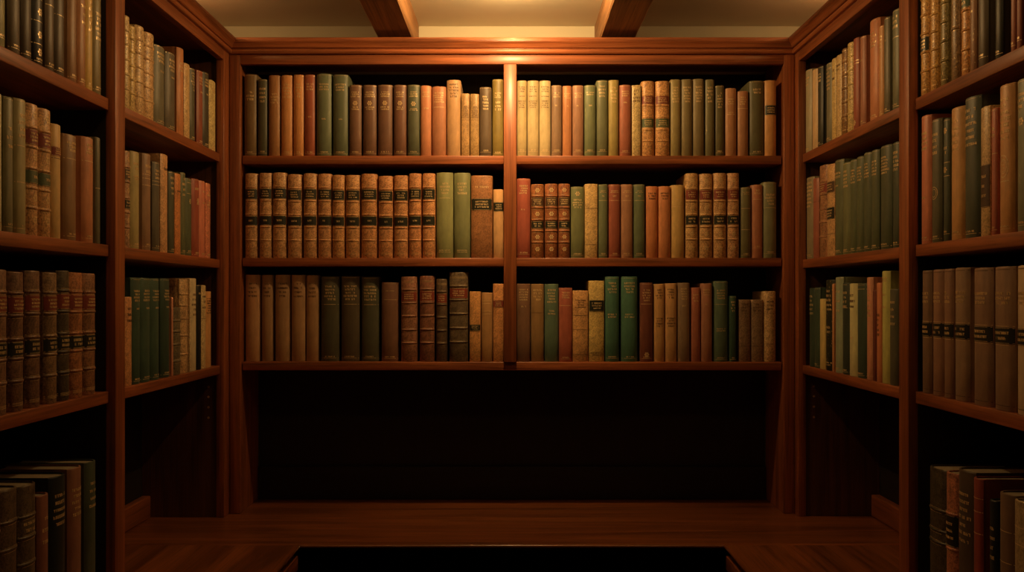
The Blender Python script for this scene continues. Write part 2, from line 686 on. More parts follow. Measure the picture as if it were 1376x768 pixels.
def dress(root, w, h, sp, kind, style, mat, rng):
    """Labels, raised bands, rules and lettering on the spine."""
    toks = []
    for t in style.split(','):
        toks += SETS[t].split(',') if t in SETS else [t]
    gold, ink, lab_gold = Pile(), Pile(), Pile()
    full = sp.hw * 0.96
    for t in toks:
        if t in ('-', 'R', ''):
            continue
        c = t[0]
        zz = lambda f: h * (1 - f)
        if c == 'b':
            f, _ = num(t[1:])
            link('raised_band', *ridge(sp, zz(f), 0.0030), mat, root, True, 50)
            for e in (-1, 1):
                gold.add(dash(sp, -full, full, zz(f) + e * 0.0044 - 0.0003, zz(f) + e * 0.0044 + 0.0003, 0.0003))
        elif c == 'l':
            f0, r = num(t[1:])
            f1, r = num(r[1:])
            lm, cnt = LABEL[r[0]], (int(r[1:]) if len(r) > 1 else 3)
            vs, fs = arc_slab(sp, -full, full, zz(f1), zz(f0), 0.0007, 10)
            lo = link('spine_label', vs, fs, lm, root, True, 45)
            lo['label'] = {'k': 'black', 'r': 'red', 'g': 'green', 'n': 'brown'}[r[0]] + ' leather title label'
            span = (f1 - f0) * h
            pad = span * 0.16
            pl = Pile()
            ch = min(0.0048, (span - 2 * pad) / cnt * 0.58)
            for i in range(cnt):
                zc = zz(f0) - pad - (span - 2 * pad) * (i + 0.5) / cnt
                letters(pl, sp, zc - ch / 2, ch, full * (1.45 if cnt > 1 else 0.9) * rng.uniform(0.8, 1.05), rng, 0.00115)
            for e in (zz(f0) - 0.0009, zz(f1) + 0.0009):
                pl.add(dash(sp, -full, full, e - 0.0003, e + 0.0003, 0.0010))
            g = pl.make('gilt_lettering', GILT, lo)
        elif c == 'r':
            f0, r = num(t[1:])
            f1, r = num(r[1:])
            dark = r.endswith('d')
            n = int(r[1:].rstrip('dv'))
            step = (f1 - f0) * h / n
            ch = min(0.0058, step * 0.62)
            for i in range(n):
                zc = zz(f0) - step * (i + 0.5)
                (letters)(ink if dark else gold, sp, zc - ch / 2, ch * rng.uniform(0.85, 1.05), sp.hw * 2 * rng.uniform(0.52, 0.80), rng)
        elif c == 'm':
            f, _ = num(t[1:])
            letters(gold, sp, zz(f), 0.0042, sp.hw * 0.75, rng)
        elif c == 'f':
            f, _ = num(t[1:])
            letters(gold, sp, zz(f), 0.0034, sp.hw * 1.2, rng)
            gold.add(dash(sp, -full, full, zz(f) - 0.0032, zz(f) - 0.0024))
            gold.add(dash(sp, -full, full, zz(0.018) - 0.0004, zz(0.018) + 0.0003))
        elif c == 'u':
            f, _ = num(t[1:])
            gold.add(dash(sp, -full, full, zz(f) - 0.0006, zz(f) + 0.0006))
        elif c == 'v':
            f, _ = num(t[1:])
            ink.add(dash(sp, -full, full, zz(f) - 0.0006, zz(f) + 0.0006))
        elif c == 'w':
            f, _ = num(t[1:])
            gold.add(dash(sp, -full, full, zz(f) - 0.0005, zz(f) + 0.0005))
        elif c == 'd':
            f, _ = num(t[1:])
            for k in (-1, 0, 1):
                gold.add(dash(sp, -full, full, zz(f) + k * 0.0022 - 0.0003, zz(f) + k * 0.0022 + 0.0003))
        elif c == 'o':
            f, _ = num(t[1:])
            pl = Pile()
            rosette(pl, sp, zz(f), min(0.008, sp.hw * 0.62))
            pl.make('gilt_rosette', GILT, root)
        elif c == 'E':
            f, _ = num(t[1:])
            pl = Pile()
            ru = sp.hw * 0.62
            rz = min(0.020, ru * 2.1) if f < 0.58 else ru * 1.05
            ring(pl, sp, zz(f), ru, rz, 0.10)
            ring(pl, sp, zz(f), ru * 0.72, rz * 0.66, 0.13)
            if f < 0.58:
                ring(pl, sp, zz(f) + rz * 0.30, ru * 0.34, rz * 0.22, 0.3)
                ring(pl, sp, zz(f) - rz * 0.28, ru * 0.34, rz * 0.22, 0.3)
                pl.add(dash(sp, -ru, ru, zz(f) - rz * 1.32, zz(f) - rz * 1.22))
            pl.make('gilt_emblem', GILT, root)
        elif c in 'OX':
            fs_ = (0.085, 0.405, 0.565, 0.715, 0.88) if c == 'X' else (0.08, 0.25, 0.4, 0.56, 0.71, 0.87)
            for f in fs_:
                if c == 'X':
                    pl = Pile()
                    rosette(pl, sp, zz(f), sp.hw * 0.42)
                    pl.make('gilt_rosette', GILT, root)
                    continue
                # all-over tooling: short worn strokes scattered over the panel
                for q in range(9):
                    uu = rng.uniform(-0.8, 0.8) * sp.hw
                    dz = rng.uniform(-0.062, 0.062) * h
                    if rng.random() < 0.55:
                        gold.add(dash(sp, uu - 0.0011, uu + 0.0011, zz(f) + dz - 0.0003, zz(f) + dz + 0.0004, 0.0003))
                    else:
                        gold.add(dash(sp, uu - 0.0004, uu + 0.0004, zz(f) + dz - 0.0016, zz(f) + dz + 0.0016, 0.0003))
    gold.make('gilt_lettering', GILT, root)
    ink.make('printed_title', INK, root)


BOOKS = [
    # shelf, start, end, spine plane, height, cover colour, binding, spine tooling, label
    # back left bay, top shelf
    ('BL1', -0.7896, -0.7522, 0.0189, 0.2413, (0.216, 0.135, 0.059), 'c', 'r.2-.33x3,f.96',
     'wide dark brown cloth book left of an olive one, back left bay, top shelf'),
    ('BL1', -0.7488, -0.721, 0.0192, 0.2271, (0.093, 0.091, 0.053), 'c', 'r.1-.32x4,f.95',
     'slim dark olive cloth book between two brown ones, back left bay, top shelf'),
    ('BL1', -0.7175, -0.6838, 0.0194, 0.2385, (0.418, 0.203, 0.079), 'c', 'r.22-.36x4',
     'brown cloth book titled mid-spine between olive and tan ones, back left bay, top shelf'),
    ('BL1', -0.6811, -0.6465, 0.0198, 0.2384, (0.72, 0.336, 0.124), 'c', 'r.1-.29x5,f.96',
     'left of two orange-tan cloth books, back left bay, top shelf'),
    ('BL1', -0.6446, -0.6132, 0.0192, 0.2398, (0.72, 0.323, 0.109), 'c', 'r.1-.29x5,f.96',
     'right of two orange-tan cloth books, back left bay, top shelf'),
    ('BL1', -0.6118, -0.5805, 0.0198, 0.2404, (0.411, 0.111, 0.057), 'c', 'r.1-.2x3,m.53,f.96',
     'rust-red cloth book between tan and green ones, back left bay, top shelf'),
    ('BL1', -0.5767, -0.5316, 0.0171, 0.2426, (0.162, 0.192, 0.11), 'c', 'r.11-.21x3,m.56,f.96',
     'left of two tall wide olive-green books, back left bay, top shelf'),
    ('BL1', -0.5284, -0.4831, 0.0184, 0.2409, (0.134, 0.157, 0.092), 'c', 'r.11-.21x3,m.56,f.96',
     'right of two tall wide olive-green books, back left bay, top shelf'),
    ('BL1', -0.4805, -0.443, 0.0198, 0.2102, (0.216, 0.111, 0.066), 'c', 'r.09-.18x3,o.26,r.3-.36x2,f.95',
     'leftmost of four plum-brown cloth books, back left bay, top shelf'),
    ('BL1', -0.4394, -0.3991, 0.0189, 0.21, (0.182, 0.09, 0.054), 'c', 'r.09-.18x3,o.26,r.3-.36x2,f.95',
     'second from left of four plum-brown cloth books, back left bay, top shelf'),
    ('BL1', -0.3963, -0.3521, 0.0197, 0.2108, (0.191, 0.093, 0.056), 'c', 'r.09-.18x3,o.26,r.3-.36x2,f.95',
     'third from left of four plum-brown cloth books, back left bay, top shelf'),
    ('BL1', -0.349, -0.3107, 0.0173, 0.2096, (0.198, 0.089, 0.054), 'c', 'r.09-.18x3,o.26,r.3-.36x2,f.95',
     'rightmost of four plum-brown cloth books, back left bay, top shelf'),
    ('BL1', -0.309, -0.2714, 0.0184, 0.2105, (0.105, 0.116, 0.067), 'c', 'r.09-.18x3,o.27,r.33-.37x2,f.95',
     'short green cloth book between plum and orange ones, back left bay, top shelf'),
    ('BL1', -0.27, -0.2379, 0.0177, 0.2073, (0.669, 0.267, 0.131), 'c', 'r.08-.17x3,r.31-.34x1',
     'narrow orange cloth book between green and orange ones, back left bay, top shelf'),
    ('BL1', -0.2364, -0.1939, 0.0186, 0.2053, (0.508, 0.213, 0.11), 'c', 'r.08-.24x5,u.3',
     'wide orange-brown cloth book between orange and golden ones, back left bay, top shelf'),
    ('BL1', -0.1926, -0.1513, 0.0187, 0.2244, (0.585, 0.342, 0.165), 'c', 'r.04-.24x5d',
     'tall golden tan book between orange and tan ones, back left bay, top shelf'),
    ('BL1', -0.1499, -0.1247, 0.017, 0.1839, (0.47, 0.282, 0.117), 'm', 'r.2-.37x6d,v.38',
     'left of two small mottled tan books, back left bay, top shelf'),
    ('BL1', -0.1234, -0.0967, 0.0177, 0.183, (0.402, 0.25, 0.099), 'm', 'r.2-.37x6d,v.38',
     'right of two small mottled tan books, back left bay, top shelf'),
    ('BL1', -0.0956, -0.0604, 0.0178, 0.2034, (0.119, 0.081, 0.049), 'c', 'r.12-.34x5,f.93',
     'grey-olive cloth book between tan and mustard ones, back left bay, top shelf'),
    ('BL1', -0.0582, -0.0245, 0.0197, 0.2268, (0.218, 0.158, 0.038), 'c', 'r.17-.25x3,r.28-.42x3,f.96',
     'tall mustard cloth book right of a grey one, back left bay, top shelf'),
    # back right bay, top shelf
    ('BR1', 0.0145, 0.0438, 0.0193, 0.2225, (0.484, 0.368, 0.178), 'c', 'r.07-.16x3d,r.2-.22x1d,r.26-.37x4d,f.93',
     'leftmost of three pale yellow-tan cloth books, back right bay, top shelf'),
    ('BR1', 0.0451, 0.0792, 0.0175, 0.2221, (0.531, 0.413, 0.216), 'c', 'r.07-.16x3d,r.2-.22x1d,r.26-.37x4d,f.93',
     'second from left of three pale yellow-tan cloth books, back right bay, top shelf'),
    ('BR1', 0.0801, 0.1143, 0.0194, 0.2226, (0.593, 0.462, 0.242), 'c', 'r.07-.16x3d,r.2-.22x1d,r.26-.37x4d,f.93',
     'rightmost of three pale yellow-tan cloth books, back right bay, top shelf'),
    ('BR1', 0.116, 0.1466, 0.0174, 0.2087, (0.281, 0.174, 0.104), 'c', 'r.1-.18x3,m.3,f.93',
     'mauve-brown cloth book between yellow and orange ones, back right bay, top shelf'),
    ('BR1', 0.1484, 0.1764, 0.0189, 0.2069, (0.553, 0.231, 0.098), 'c', 'r.1-.19x3,m.3',
     'slim orange cloth book between mauve and fawn ones, back right bay, top shelf'),
    ('BR1', 0.1777, 0.2114, 0.0174, 0.2079, (0.404, 0.208, 0.125), 'c', 'r.1-.18x3,m.3,f.93',
     'fawn-brown cloth book between orange and sage ones, back right bay, top shelf'),
    ('BR1', 0.2126, 0.2472, 0.017, 0.2087, (0.197, 0.23, 0.119), 'c', 'r.09-.15x2,m.3,f.93',
     'sage-green cloth book between fawn and moss ones, back right bay, top shelf'),
    ('BR1', 0.2488, 0.2829, 0.0196, 0.2237, (0.178, 0.192, 0.104), 'c', 'r.06-.23x4,f.93',
     'tall moss-green cloth book between sage and olive ones, back right bay, top shelf'),
    ('BR1', 0.2842, 0.3149, 0.0176, 0.2241, (0.438, 0.346, 0.116), 'c', 'r.08-.31x5',
     'tall olive-tan cloth book between moss and reddish ones, back right bay, top shelf'),
    ('BR1', 0.316, 0.3508, 0.0176, 0.2097, (0.441, 0.147, 0.088), 'c', 'r.08-.17x3,m.26,f.94',
     'reddish-brown cloth book between olive and tan ones, back right bay, top shelf'),
    ('BR1', 0.3526, 0.3802, 0.0199, 0.2093, (0.72, 0.545, 0.256), 'm', 'r.06-.25x4d',
     'slim mottled tan book between reddish and leather ones, back right bay, top shelf'),
    ('BR1', 0.3819, 0.4195, 0.0196, 0.2215, (0.72, 0.382, 0.158), 'l', 'l.2-.31r,b.19,b.33,b.49,l.5-.62g,b.65,b.8,O',
     'left of two tan leather books with red-green labels, back right bay, top shelf'),
    ('BR1', 0.4223, 0.465, 0.0179, 0.2211, (0.72, 0.374, 0.152), 'l', 'l.2-.31r,b.19,b.33,b.49,l.5-.62g,b.65,b.8,O',
     'right of two tan leather books with red-green labels, back right bay, top shelf'),
    ('BR1', 0.4669, 0.498, 0.0199, 0.2262, (0.355, 0.287, 0.116), 'c', 'r.09-.31x6',
     'leftmost of four tall olive cloth books, back right bay, top shelf'),
    ('BR1', 0.4991, 0.5317, 0.0186, 0.2265, (0.247, 0.196, 0.089), 'c', 'r.09-.31x6',
     'second from left of four tall olive cloth books, back right bay, top shelf'),
    ('BR1', 0.5331, 0.5664, 0.019, 0.2277, (0.254, 0.197, 0.092), 'c', 'r.09-.31x6',
     'third from left of four tall olive cloth books, back right bay, top shelf'),
    ('BR1', 0.5689, 0.5963, 0.0176, 0.2256, (0.187, 0.17, 0.079), 'c', 'r.09-.31x5',
     'rightmost of four tall olive cloth books, back right bay, top shelf'),
    ('BR1', 0.5983, 0.6254, 0.0198, 0.2084, (0.141, 0.124, 0.054), 'c', 'r.09-.33x6,f.94',
     'shorter dark olive cloth book between olive and brown ones, back right bay, top shelf'),
    ('BR1', 0.6283, 0.6618, 0.0191, 0.2004, (0.541, 0.27, 0.131), 'c', 'r.15-.25x3,r.35-.4x2',
     'brown-orange cloth book between dark and cinnamon ones, back right bay, top shelf'),
    ('BR1', 0.6644, 0.6968, 0.0199, 0.192, (0.492, 0.246, 0.126), 'c', 'r.08-.22x4,u.27',
     'short cinnamon-brown cloth book between brown and olive ones, back right bay, top shelf'),
    ('BR1', 0.6998, 0.743, 0.0197, 0.2226, (0.139, 0.131, 0.065), 'c', 'r.1-.18x2,f.95',
     'thick dark olive-green book between cinnamon and tan ones, back right bay, top shelf'),
    ('BR1', 0.744, 0.779, 0.0179, 0.2233, (0.72, 0.371, 0.137), 'c', 'l.33-.46k',
     'orange-tan book with black label right of an olive one, back right bay, top shelf'),
    # back left bay, middle shelf
    ('BL2', -0.7872, -0.7498, 0.0181, 0.2494, (0.658, 0.381, 0.183), 'l', 'S',
     'leftmost of thirteen calf books with black labels, back left bay, middle shelf'),
    ('BL2', -0.7448, -0.708, 0.0175, 0.251, (0.682, 0.394, 0.19), 'l', 'S',
     'second from left of thirteen calf books with black labels, back left bay, middle shelf'),
    ('BL2', -0.7054, -0.6651, 0.0174, 0.2519, (0.718, 0.41, 0.195), 'l', 'S',
     'third from left of thirteen calf books with black labels, back left bay, middle shelf'),
    ('BL2', -0.6616, -0.6198, 0.0172, 0.2466, (0.72, 0.398, 0.193), 'l', 'S',
     'fourth from left of thirteen calf books with black labels, back left bay, middle shelf'),
    ('BL2', -0.6149, -0.5755, 0.0179, 0.2493, (0.72, 0.395, 0.184), 'l', 'S',
     'fifth from left of thirteen calf books with black labels, back left bay, middle shelf'),
    ('BL2', -0.5724, -0.5313, 0.0188, 0.2484, (0.72, 0.375, 0.176), 'l', 'S',
     'sixth from left of thirteen calf books with black labels, back left bay, middle shelf'),
    ('BL2', -0.5298, -0.4931, 0.017, 0.2446, (0.72, 0.367, 0.153), 'l', 'S',
     'seventh from left of thirteen calf books with black labels, back left bay, middle shelf'),
    ('BL2', -0.4908, -0.4488, 0.019, 0.2449, (0.72, 0.381, 0.167), 'l', 'S',
     'eighth from left of thirteen calf books with black labels, back left bay, middle shelf'),
    ('BL2', -0.4451, -0.3979, 0.018, 0.2482, (0.72, 0.344, 0.147), 'l', 'S',
     'ninth from left of thirteen calf books with black labels, back left bay, middle shelf'),
    ('BL2', -0.3943, -0.351, 0.0179, 0.2419, (0.72, 0.343, 0.153), 'l', 'S',
     'tenth from left of thirteen calf books with black labels, back left bay, middle shelf'),
    ('BL2', -0.3486, -0.3065, 0.0195, 0.2438, (0.72, 0.35, 0.159), 'l', 'S',
     'eleventh from left of thirteen calf books with black labels, back left bay, middle shelf'),
    ('BL2', -0.3042, -0.267, 0.0184, 0.2494, (0.72, 0.329, 0.143), 'l', 'S',
     'twelfth from left of thirteen calf books with black labels, back left bay, middle shelf'),
    ('BL2', -0.2644, -0.2261, 0.0179, 0.2493, (0.72, 0.338, 0.148), 'l', 'S',
     'rightmost of thirteen calf books with black labels, back left bay, middle shelf'),
    ('BL2', -0.2233, -0.1729, 0.0184, 0.252, (0.283, 0.29, 0.122), 'c', 'r.11-.26x4,u.3,r.9-.94x2',
     'left of two tall olive-green cloth books, back left bay, middle shelf'),
    ('BL2', -0.1714, -0.1226, 0.0191, 0.2512, (0.217, 0.232, 0.105), 'c', 'r.11-.26x4,r.9-.94x2',
     'right of two tall olive-green cloth books, back left bay, middle shelf'),
    ('BL2', -0.1208, -0.0573, 0.0172, 0.2429, (0.366, 0.164, 0.069), 'm', 'l.28-.42k,r.08-.2x1v,R',
     'thick worn brown book, black label between green and tan ones, back left bay, middle shelf'),
    ('BL2', -0.0556, -0.0237, 0.0199, 0.2027, (0.72, 0.415, 0.189), 'c', 'l.19-.32k',
     'short tan book with black label right of a brown one, back left bay, middle shelf'),
    # back right bay, middle shelf
    ('BR2', 0.014, 0.0543, 0.0171, 0.2343, (0.407, 0.098, 0.059), 'c', 'r.08-.2x4,m.4,f.94',
     'brick-red cloth book left of a calf one, back right bay, middle shelf'),
    ('BR2', 0.056, 0.0941, 0.0192, 0.218, (0.332, 0.126, 0.047), 'l', 'N',
     'leftmost of three ornate gilt calf books, back right bay, middle shelf'),
    ('BR2', 0.0968, 0.1353, 0.0195, 0.2191, (0.331, 0.121, 0.05), 'l', 'N',
     'second from left of three ornate gilt calf books, back right bay, middle shelf'),
    ('BR2', 0.1369, 0.1713, 0.0171, 0.2188, (0.32, 0.116, 0.049), 'l', 'N',
     'rightmost of three ornate gilt calf books, back right bay, middle shelf'),
    ('BR2', 0.173, 0.2135, 0.0194, 0.2105, (0.181, 0.196, 0.086), 'c', 'o.1,r.17-.31x4,f.95',
     'olive-green cloth book between calf and tan ones, back right bay, middle shelf'),
    ('BR2', 0.2145, 0.2526, 0.0181, 0.2185, (0.72, 0.477, 0.2), 'm', 'v.33,v.82',
     'pale tan parchment book between olive and green ones, back right bay, middle shelf'),
    ('BR2', 0.2544, 0.2824, 0.0187, 0.2173, (0.169, 0.197, 0.102), 'c', 'r.08-.12x2,u.22,m.17,f.95',
     'slim dark green cloth book between tan and maroon ones, back right bay, middle shelf'),
    ('BR2', 0.2844, 0.3194, 0.017, 0.217, (0.362, 0.102, 0.061), 'c', 'r.08-.12x2,u.22,m.17,f.95',
     'maroon cloth book between green and brown ones, back right bay, middle shelf'),
    ('BR2', 0.3207, 0.3566, 0.0171, 0.2171, (0.451, 0.226, 0.127), 'c', 'r.08-.12x2,u.22,m.17,f.95',
     'brown cloth book between maroon and green ones, back right bay, middle shelf'),
    ('BR2', 0.358, 0.3917, 0.0175, 0.2171, (0.158, 0.197, 0.104), 'c', 'r.08-.12x2,u.22,m.17,f.95',
     'dark green cloth book between brown and orange ones, back right bay, middle shelf'),
    ('BR2', 0.3946, 0.4301, 0.0199, 0.2117, (0.72, 0.276, 0.109), 'c', 'r.08-.19x3d',
     'left of two orange cloth books, back right bay, middle shelf'),
    ('BR2', 0.4311, 0.4674, 0.0176, 0.2114, (0.72, 0.293, 0.121), 'c', 'r.08-.19x3d',
     'right of two orange cloth books, back right bay, middle shelf'),
    ('BR2', 0.469, 0.5079, 0.0193, 0.2154, (0.72, 0.485, 0.18), 'c', 'u.3,m.21',
     'mustard-tan cloth book between orange and calf ones, back right bay, middle shelf'),
    ('BR2', 0.5111, 0.5488, 0.0198, 0.2496, (0.72, 0.437, 0.192), 'l', 'P',
     'leftmost of four calf books with red-black labels, back right bay, middle shelf'),
    ('BR2', 0.5525, 0.5913, 0.0198, 0.2485, (0.72, 0.427, 0.193), 'l', 'P',
     'second from left of four calf books with red-black labels, back right bay, middle shelf'),
    ('BR2', 0.5937, 0.6318, 0.018, 0.2504, (0.72, 0.417, 0.193), 'l', 'P',
     'third from left of four calf books with red-black labels, back right bay, middle shelf'),
    ('BR2', 0.6347, 0.6697, 0.0181, 0.2504, (0.7, 0.392, 0.2), 'l', 'P',
     'rightmost of four calf books with red-black labels, back right bay, middle shelf'),
    ('BR2', 0.6737, 0.7042, 0.0186, 0.2087, (0.186, 0.172, 0.078), 'c', 'r.06-.11x2,u.3,u.6,f.95',
     'slim dark olive book between calf and russet ones, back right bay, middle shelf'),
    ('BR2', 0.7059, 0.7392, 0.0193, 0.2162, (0.539, 0.225, 0.125), 'c', 'r.06-.14x2,u.2,f.85',
     'russet-brown cloth book between two olive ones, back right bay, middle shelf'),
    ('BR2', 0.7404, 0.7798, 0.0173, 0.2243, (0.246, 0.248, 0.131), 'c', 'r.15-.31x4,u.34,f.93',
     'dark olive-green cloth book right of a russet one, back right bay, middle shelf'),
    # back left bay, lower shelf
    ('BL3', -0.7909, -0.7473, 0.0347, 0.2567, (0.581, 0.328, 0.164), 'c', 'r.08-.27x4d',
     'leftmost of five brown cloth books, back left bay, lower shelf'),
    ('BL3', -0.7421, -0.709, 0.0349, 0.2563, (0.43, 0.255, 0.132), 'c', 'r.08-.27x4d',
     'second from left of five brown cloth books, back left bay, lower shelf'),
    ('BL3', -0.7027, -0.6578, 0.0351, 0.2567, (0.469, 0.284, 0.144), 'c', 'r.08-.27x4d',
     'third from left of five brown cloth books, back left bay, lower shelf'),
    ('BL3', -0.6539, -0.6123, 0.0326, 0.2562, (0.487, 0.287, 0.143), 'c', 'r.08-.27x4d',
     'fourth from left of five brown cloth books, back left bay, lower shelf'),
    ('BL3', -0.6105, -0.5735, 0.0353, 0.2552, (0.477, 0.278, 0.134), 'c', 'r.08-.27x4d',
     'rightmost of five brown cloth books, back left bay, lower shelf'),
    ('BL3', -0.5661, -0.512, 0.0328, 0.2518, (0.101, 0.097, 0.058), 'c', 'r.1-.29x5,u.33,f.95',
     'leftmost of three wide black-brown cloth books, back left bay, lower shelf'),
    ('BL3', -0.5069, -0.4518, 0.0335, 0.2527, (0.116, 0.089, 0.053), 'c', 'r.1-.29x5,u.33,f.95',
     'second from left of three wide black-brown cloth books, back left bay, lower shelf'),
    ('BL3', -0.4476, -0.3941, 0.0343, 0.2507, (0.097, 0.098, 0.059), 'c', 'r.1-.29x5,u.33,f.95',
     'rightmost of three wide black-brown cloth books, back left bay, lower shelf'),
    ('BL3', -0.3871, -0.335, 0.03, 0.2342, (0.233, 0.114, 0.068), 'c', 'r.1-.12x1,u.22,f.95',
     'plain reddish-brown book between black and leather ones, back left bay, lower shelf'),
    ('BL3', -0.3276, -0.2797, 0.018, 0.2508, (0.352, 0.162, 0.097), 'l', 'B',
     'left of two red-brown banded leather books, back left bay, lower shelf'),
    ('BL3', -0.2731, -0.228, 0.0198, 0.2528, (0.277, 0.118, 0.071), 'l', 'B',
     'right of two red-brown banded leather books, back left bay, lower shelf'),
    ('BL3', -0.2239, -0.1911, 0.0186, 0.2436, (0.131, 0.084, 0.05), 'l', 'B',
     'narrow dark banded leather book between two leather ones, back left bay, lower shelf'),
    ('BL3', -0.1851, -0.1293, 0.0179, 0.2635, (0.165, 0.118, 0.07), 'l', 'B',
     'tallest dark banded leather book between leather and tan ones, back left bay, lower shelf'),
    ('BL3', -0.1254, -0.0921, 0.018, 0.2068, (0.72, 0.354, 0.125), 'm', 'l.47-.56k',
     'rough tan book, small black label between leather and olive ones, back left bay, lower shelf'),
    ('BL3', -0.0901, -0.0575, 0.0175, 0.2038, (0.502, 0.269, 0.103), 'c', 'u.12,u.16,u.27,u.31',
     'short olive-tan cloth book between two tan ones, back left bay, lower shelf'),
    ('BL3', -0.0562, -0.0236, 0.0172, 0.2296, (0.72, 0.33, 0.125), 'm', 'l.21-.3r',
     'worn tan book with red label right of an olive one, back left bay, lower shelf'),
    # back right bay, lower shelf
    ('BR3', 0.014, 0.054, 0.0174, 0.2296, (0.235, 0.12, 0.067), 'c', 'r.06-.22x5,m.3',
     'brown cloth book left of an olive one, back right bay, lower shelf'),
    ('BR3', 0.056, 0.0941, 0.0191, 0.2289, (0.344, 0.199, 0.079), 'c', 'r.06-.22x4,v.37',
     'olive-brown cloth book between brown and green ones, back right bay, lower shelf'),
    ('BR3', 0.0964, 0.1373, 0.02, 0.229, (0.119, 0.186, 0.121), 'c', 'r.06-.25x5,r.33-.4x2',
     'bottle-green cloth book between olive and red ones, back right bay, lower shelf'),
    ('BR3', 0.1383, 0.1777, 0.0175, 0.2178, (0.442, 0.124, 0.074), 'c', 'r.05-.15x3,u.24,f.95',
     'brick-red cloth book between green and tan ones, back right bay, lower shelf'),
    ('BR3', 0.1785, 0.2245, 0.0171, 0.2099, (0.72, 0.393, 0.159), 'm', 'r.12-.25x4d,v.35,v.55,v.9',
     'mottled tan leather book between red and yellow ones, back right bay, lower shelf'),
    ('BR3', 0.226, 0.2722, 0.02, 0.2388, (0.72, 0.517, 0.183), 'm', 'l.24-.38k,r.88-.93x2d',
     'yellow-tan book, black label between tan and green ones, back right bay, lower shelf'),
    ('BR3', 0.274, 0.3161, 0.0186, 0.2508, (0.073, 0.184, 0.121), 'c', 'r.06-.2x4,r.43-.49x2,f.95',
     'left of two tall dark green cloth books, back right bay, lower shelf'),
    ('BR3', 0.3217, 0.3707, 0.0182, 0.2508, (0.079, 0.202, 0.133), 'c', 'r.06-.2x4,r.43-.49x2,f.95',
     'right of two tall dark green cloth books, back right bay, lower shelf'),
    ('BR3', 0.3775, 0.4153, 0.0177, 0.2329, (0.219, 0.072, 0.043), 'c', 'r.08-.24x5,u.27,o.91,f.95',
     'maroon cloth book between green and mustard ones, back right bay, lower shelf'),
    ('BR3', 0.4181, 0.4494, 0.0188, 0.2289, (0.72, 0.416, 0.167), 'c', 'r.06-.2x4d,r.43-.56x4d',
     'left of two mustard-brown cloth books, back right bay, lower shelf'),
    ('BR3', 0.4515, 0.4861, 0.0195, 0.2309, (0.72, 0.424, 0.18), 'c', 'r.06-.2x4d,r.43-.56x4d',
     'right of two mustard-brown cloth books, back right bay, lower shelf'),
    ('BR3', 0.4881, 0.5242, 0.0184, 0.2324, (0.347, 0.236, 0.141), 'c', 'r.06-.22x5,m.3',
     'dark brown cloth book between mustard and reddish ones, back right bay, lower shelf'),
    ('BR3', 0.5279, 0.555, 0.0183, 0.2186, (0.521, 0.185, 0.111), 'c', 'r.08-.2x3',
     'slim red-brown book between brown and russet ones, back right bay, lower shelf'),
    ('BR3', 0.5566, 0.5898, 0.0172, 0.2309, (0.507, 0.237, 0.142), 'c', 'r.07-.16x3,m.28',
     'wider russet-brown cloth book between reddish and green ones, back right bay, lower shelf'),
    ('BR3', 0.5939, 0.6372, 0.0197, 0.2377, (0.13, 0.2, 0.132), 'c', 'r.1-.23x4,u.29,r.58-.63x2,f.96',
     'tall moss-green cloth book between russet and green ones, back right bay, lower shelf'),
    ('BR3', 0.6403, 0.6611, 0.0171, 0.1937, (0.045, 0.099, 0.065), 'c', 'r.07-.25x4,f.95',
     'small slim dark green book between green and brown ones, back right bay, lower shelf'),
    ('BR3', 0.6676, 0.7026, 0.0185, 0.183, (0.311, 0.197, 0.118), 'm', 'r.05-.2x3d,v.75',
     'left of two short dark brown leather books, back right bay, lower shelf'),
    ('BR3', 0.7044, 0.7405, 0.0195, 0.183, (0.348, 0.23, 0.138), 'm', 'r.05-.2x3d,v.75',
     'right of two short dark brown leather books, back right bay, lower shelf'),
    ('BR3', 0.7415, 0.778, 0.0174, 0.2077, (0.72, 0.466, 0.233), 'l', 'r.12-.28x3d,v.75',
     'scuffed tan-brown leather book right of a brown one, back right bay, lower shelf'),
    # left wall, far bay, top shelf
    ('L1', -0.6832, -0.6541, 0.8429, 0.2045, (0.72, 0.524, 0.261), 'l', 'B2,O',
     'leftmost of four gilt-banded leather books, left wall, far bay, top shelf'),
    ('L1', -0.6503, -0.6231, 0.8433, 0.192, (0.72, 0.512, 0.201), 'l', 'B2,O',
     'second from left of four gilt-banded leather books, left wall, far bay, top shelf'),
    ('L1', -0.6142, -0.57, 0.8427, 0.204, (0.72, 0.478, 0.242), 'l', 'B2,O',
     'third from left of four gilt-banded leather books, left wall, far bay, top shelf'),
    ('L1', -0.5623, -0.5086, 0.843, 0.2039, (0.72, 0.451, 0.214), 'l', 'B2,O',
     'rightmost of four gilt-banded leather books, left wall, far bay, top shelf'),
    ('L1', -0.5054, -0.4434, 0.8418, 0.1903, (0.18, 0.173, 0.114), 'c', 'r.08-.22x3,m.33,f.96',
     'wide grey-green cloth book between leather and green ones, left wall, far bay, top shelf'),
    ('L1', -0.431, -0.373, 0.8424, 0.1934, (0.136, 0.116, 0.077), 'c', 'r.08-.25x4,m.33,f.96',
     'dark grey-green cloth book between green and rust ones, left wall, far bay, top shelf'),
    ('L1', -0.3588, -0.3166, 0.8419, 0.2226, (0.592, 0.243, 0.092), 'c', 'r.16-.28x3',
     'tall rust-brown book between green and tan ones, left wall, far bay, top shelf'),
    ('L1', -0.3125, -0.2716, 0.8431, 0.1946, (0.72, 0.492, 0.237), 'm', '-',
     'pale tan book between rust and green ones, left wall, far bay, top shelf'),
    ('L1', -0.271, -0.2355, 0.8421, 0.1926, (0.11, 0.107, 0.064), 'c', 'r.05-.32x7,f.96',
     'slim dark green book between tan and maroon ones, left wall, far bay, top shelf'),
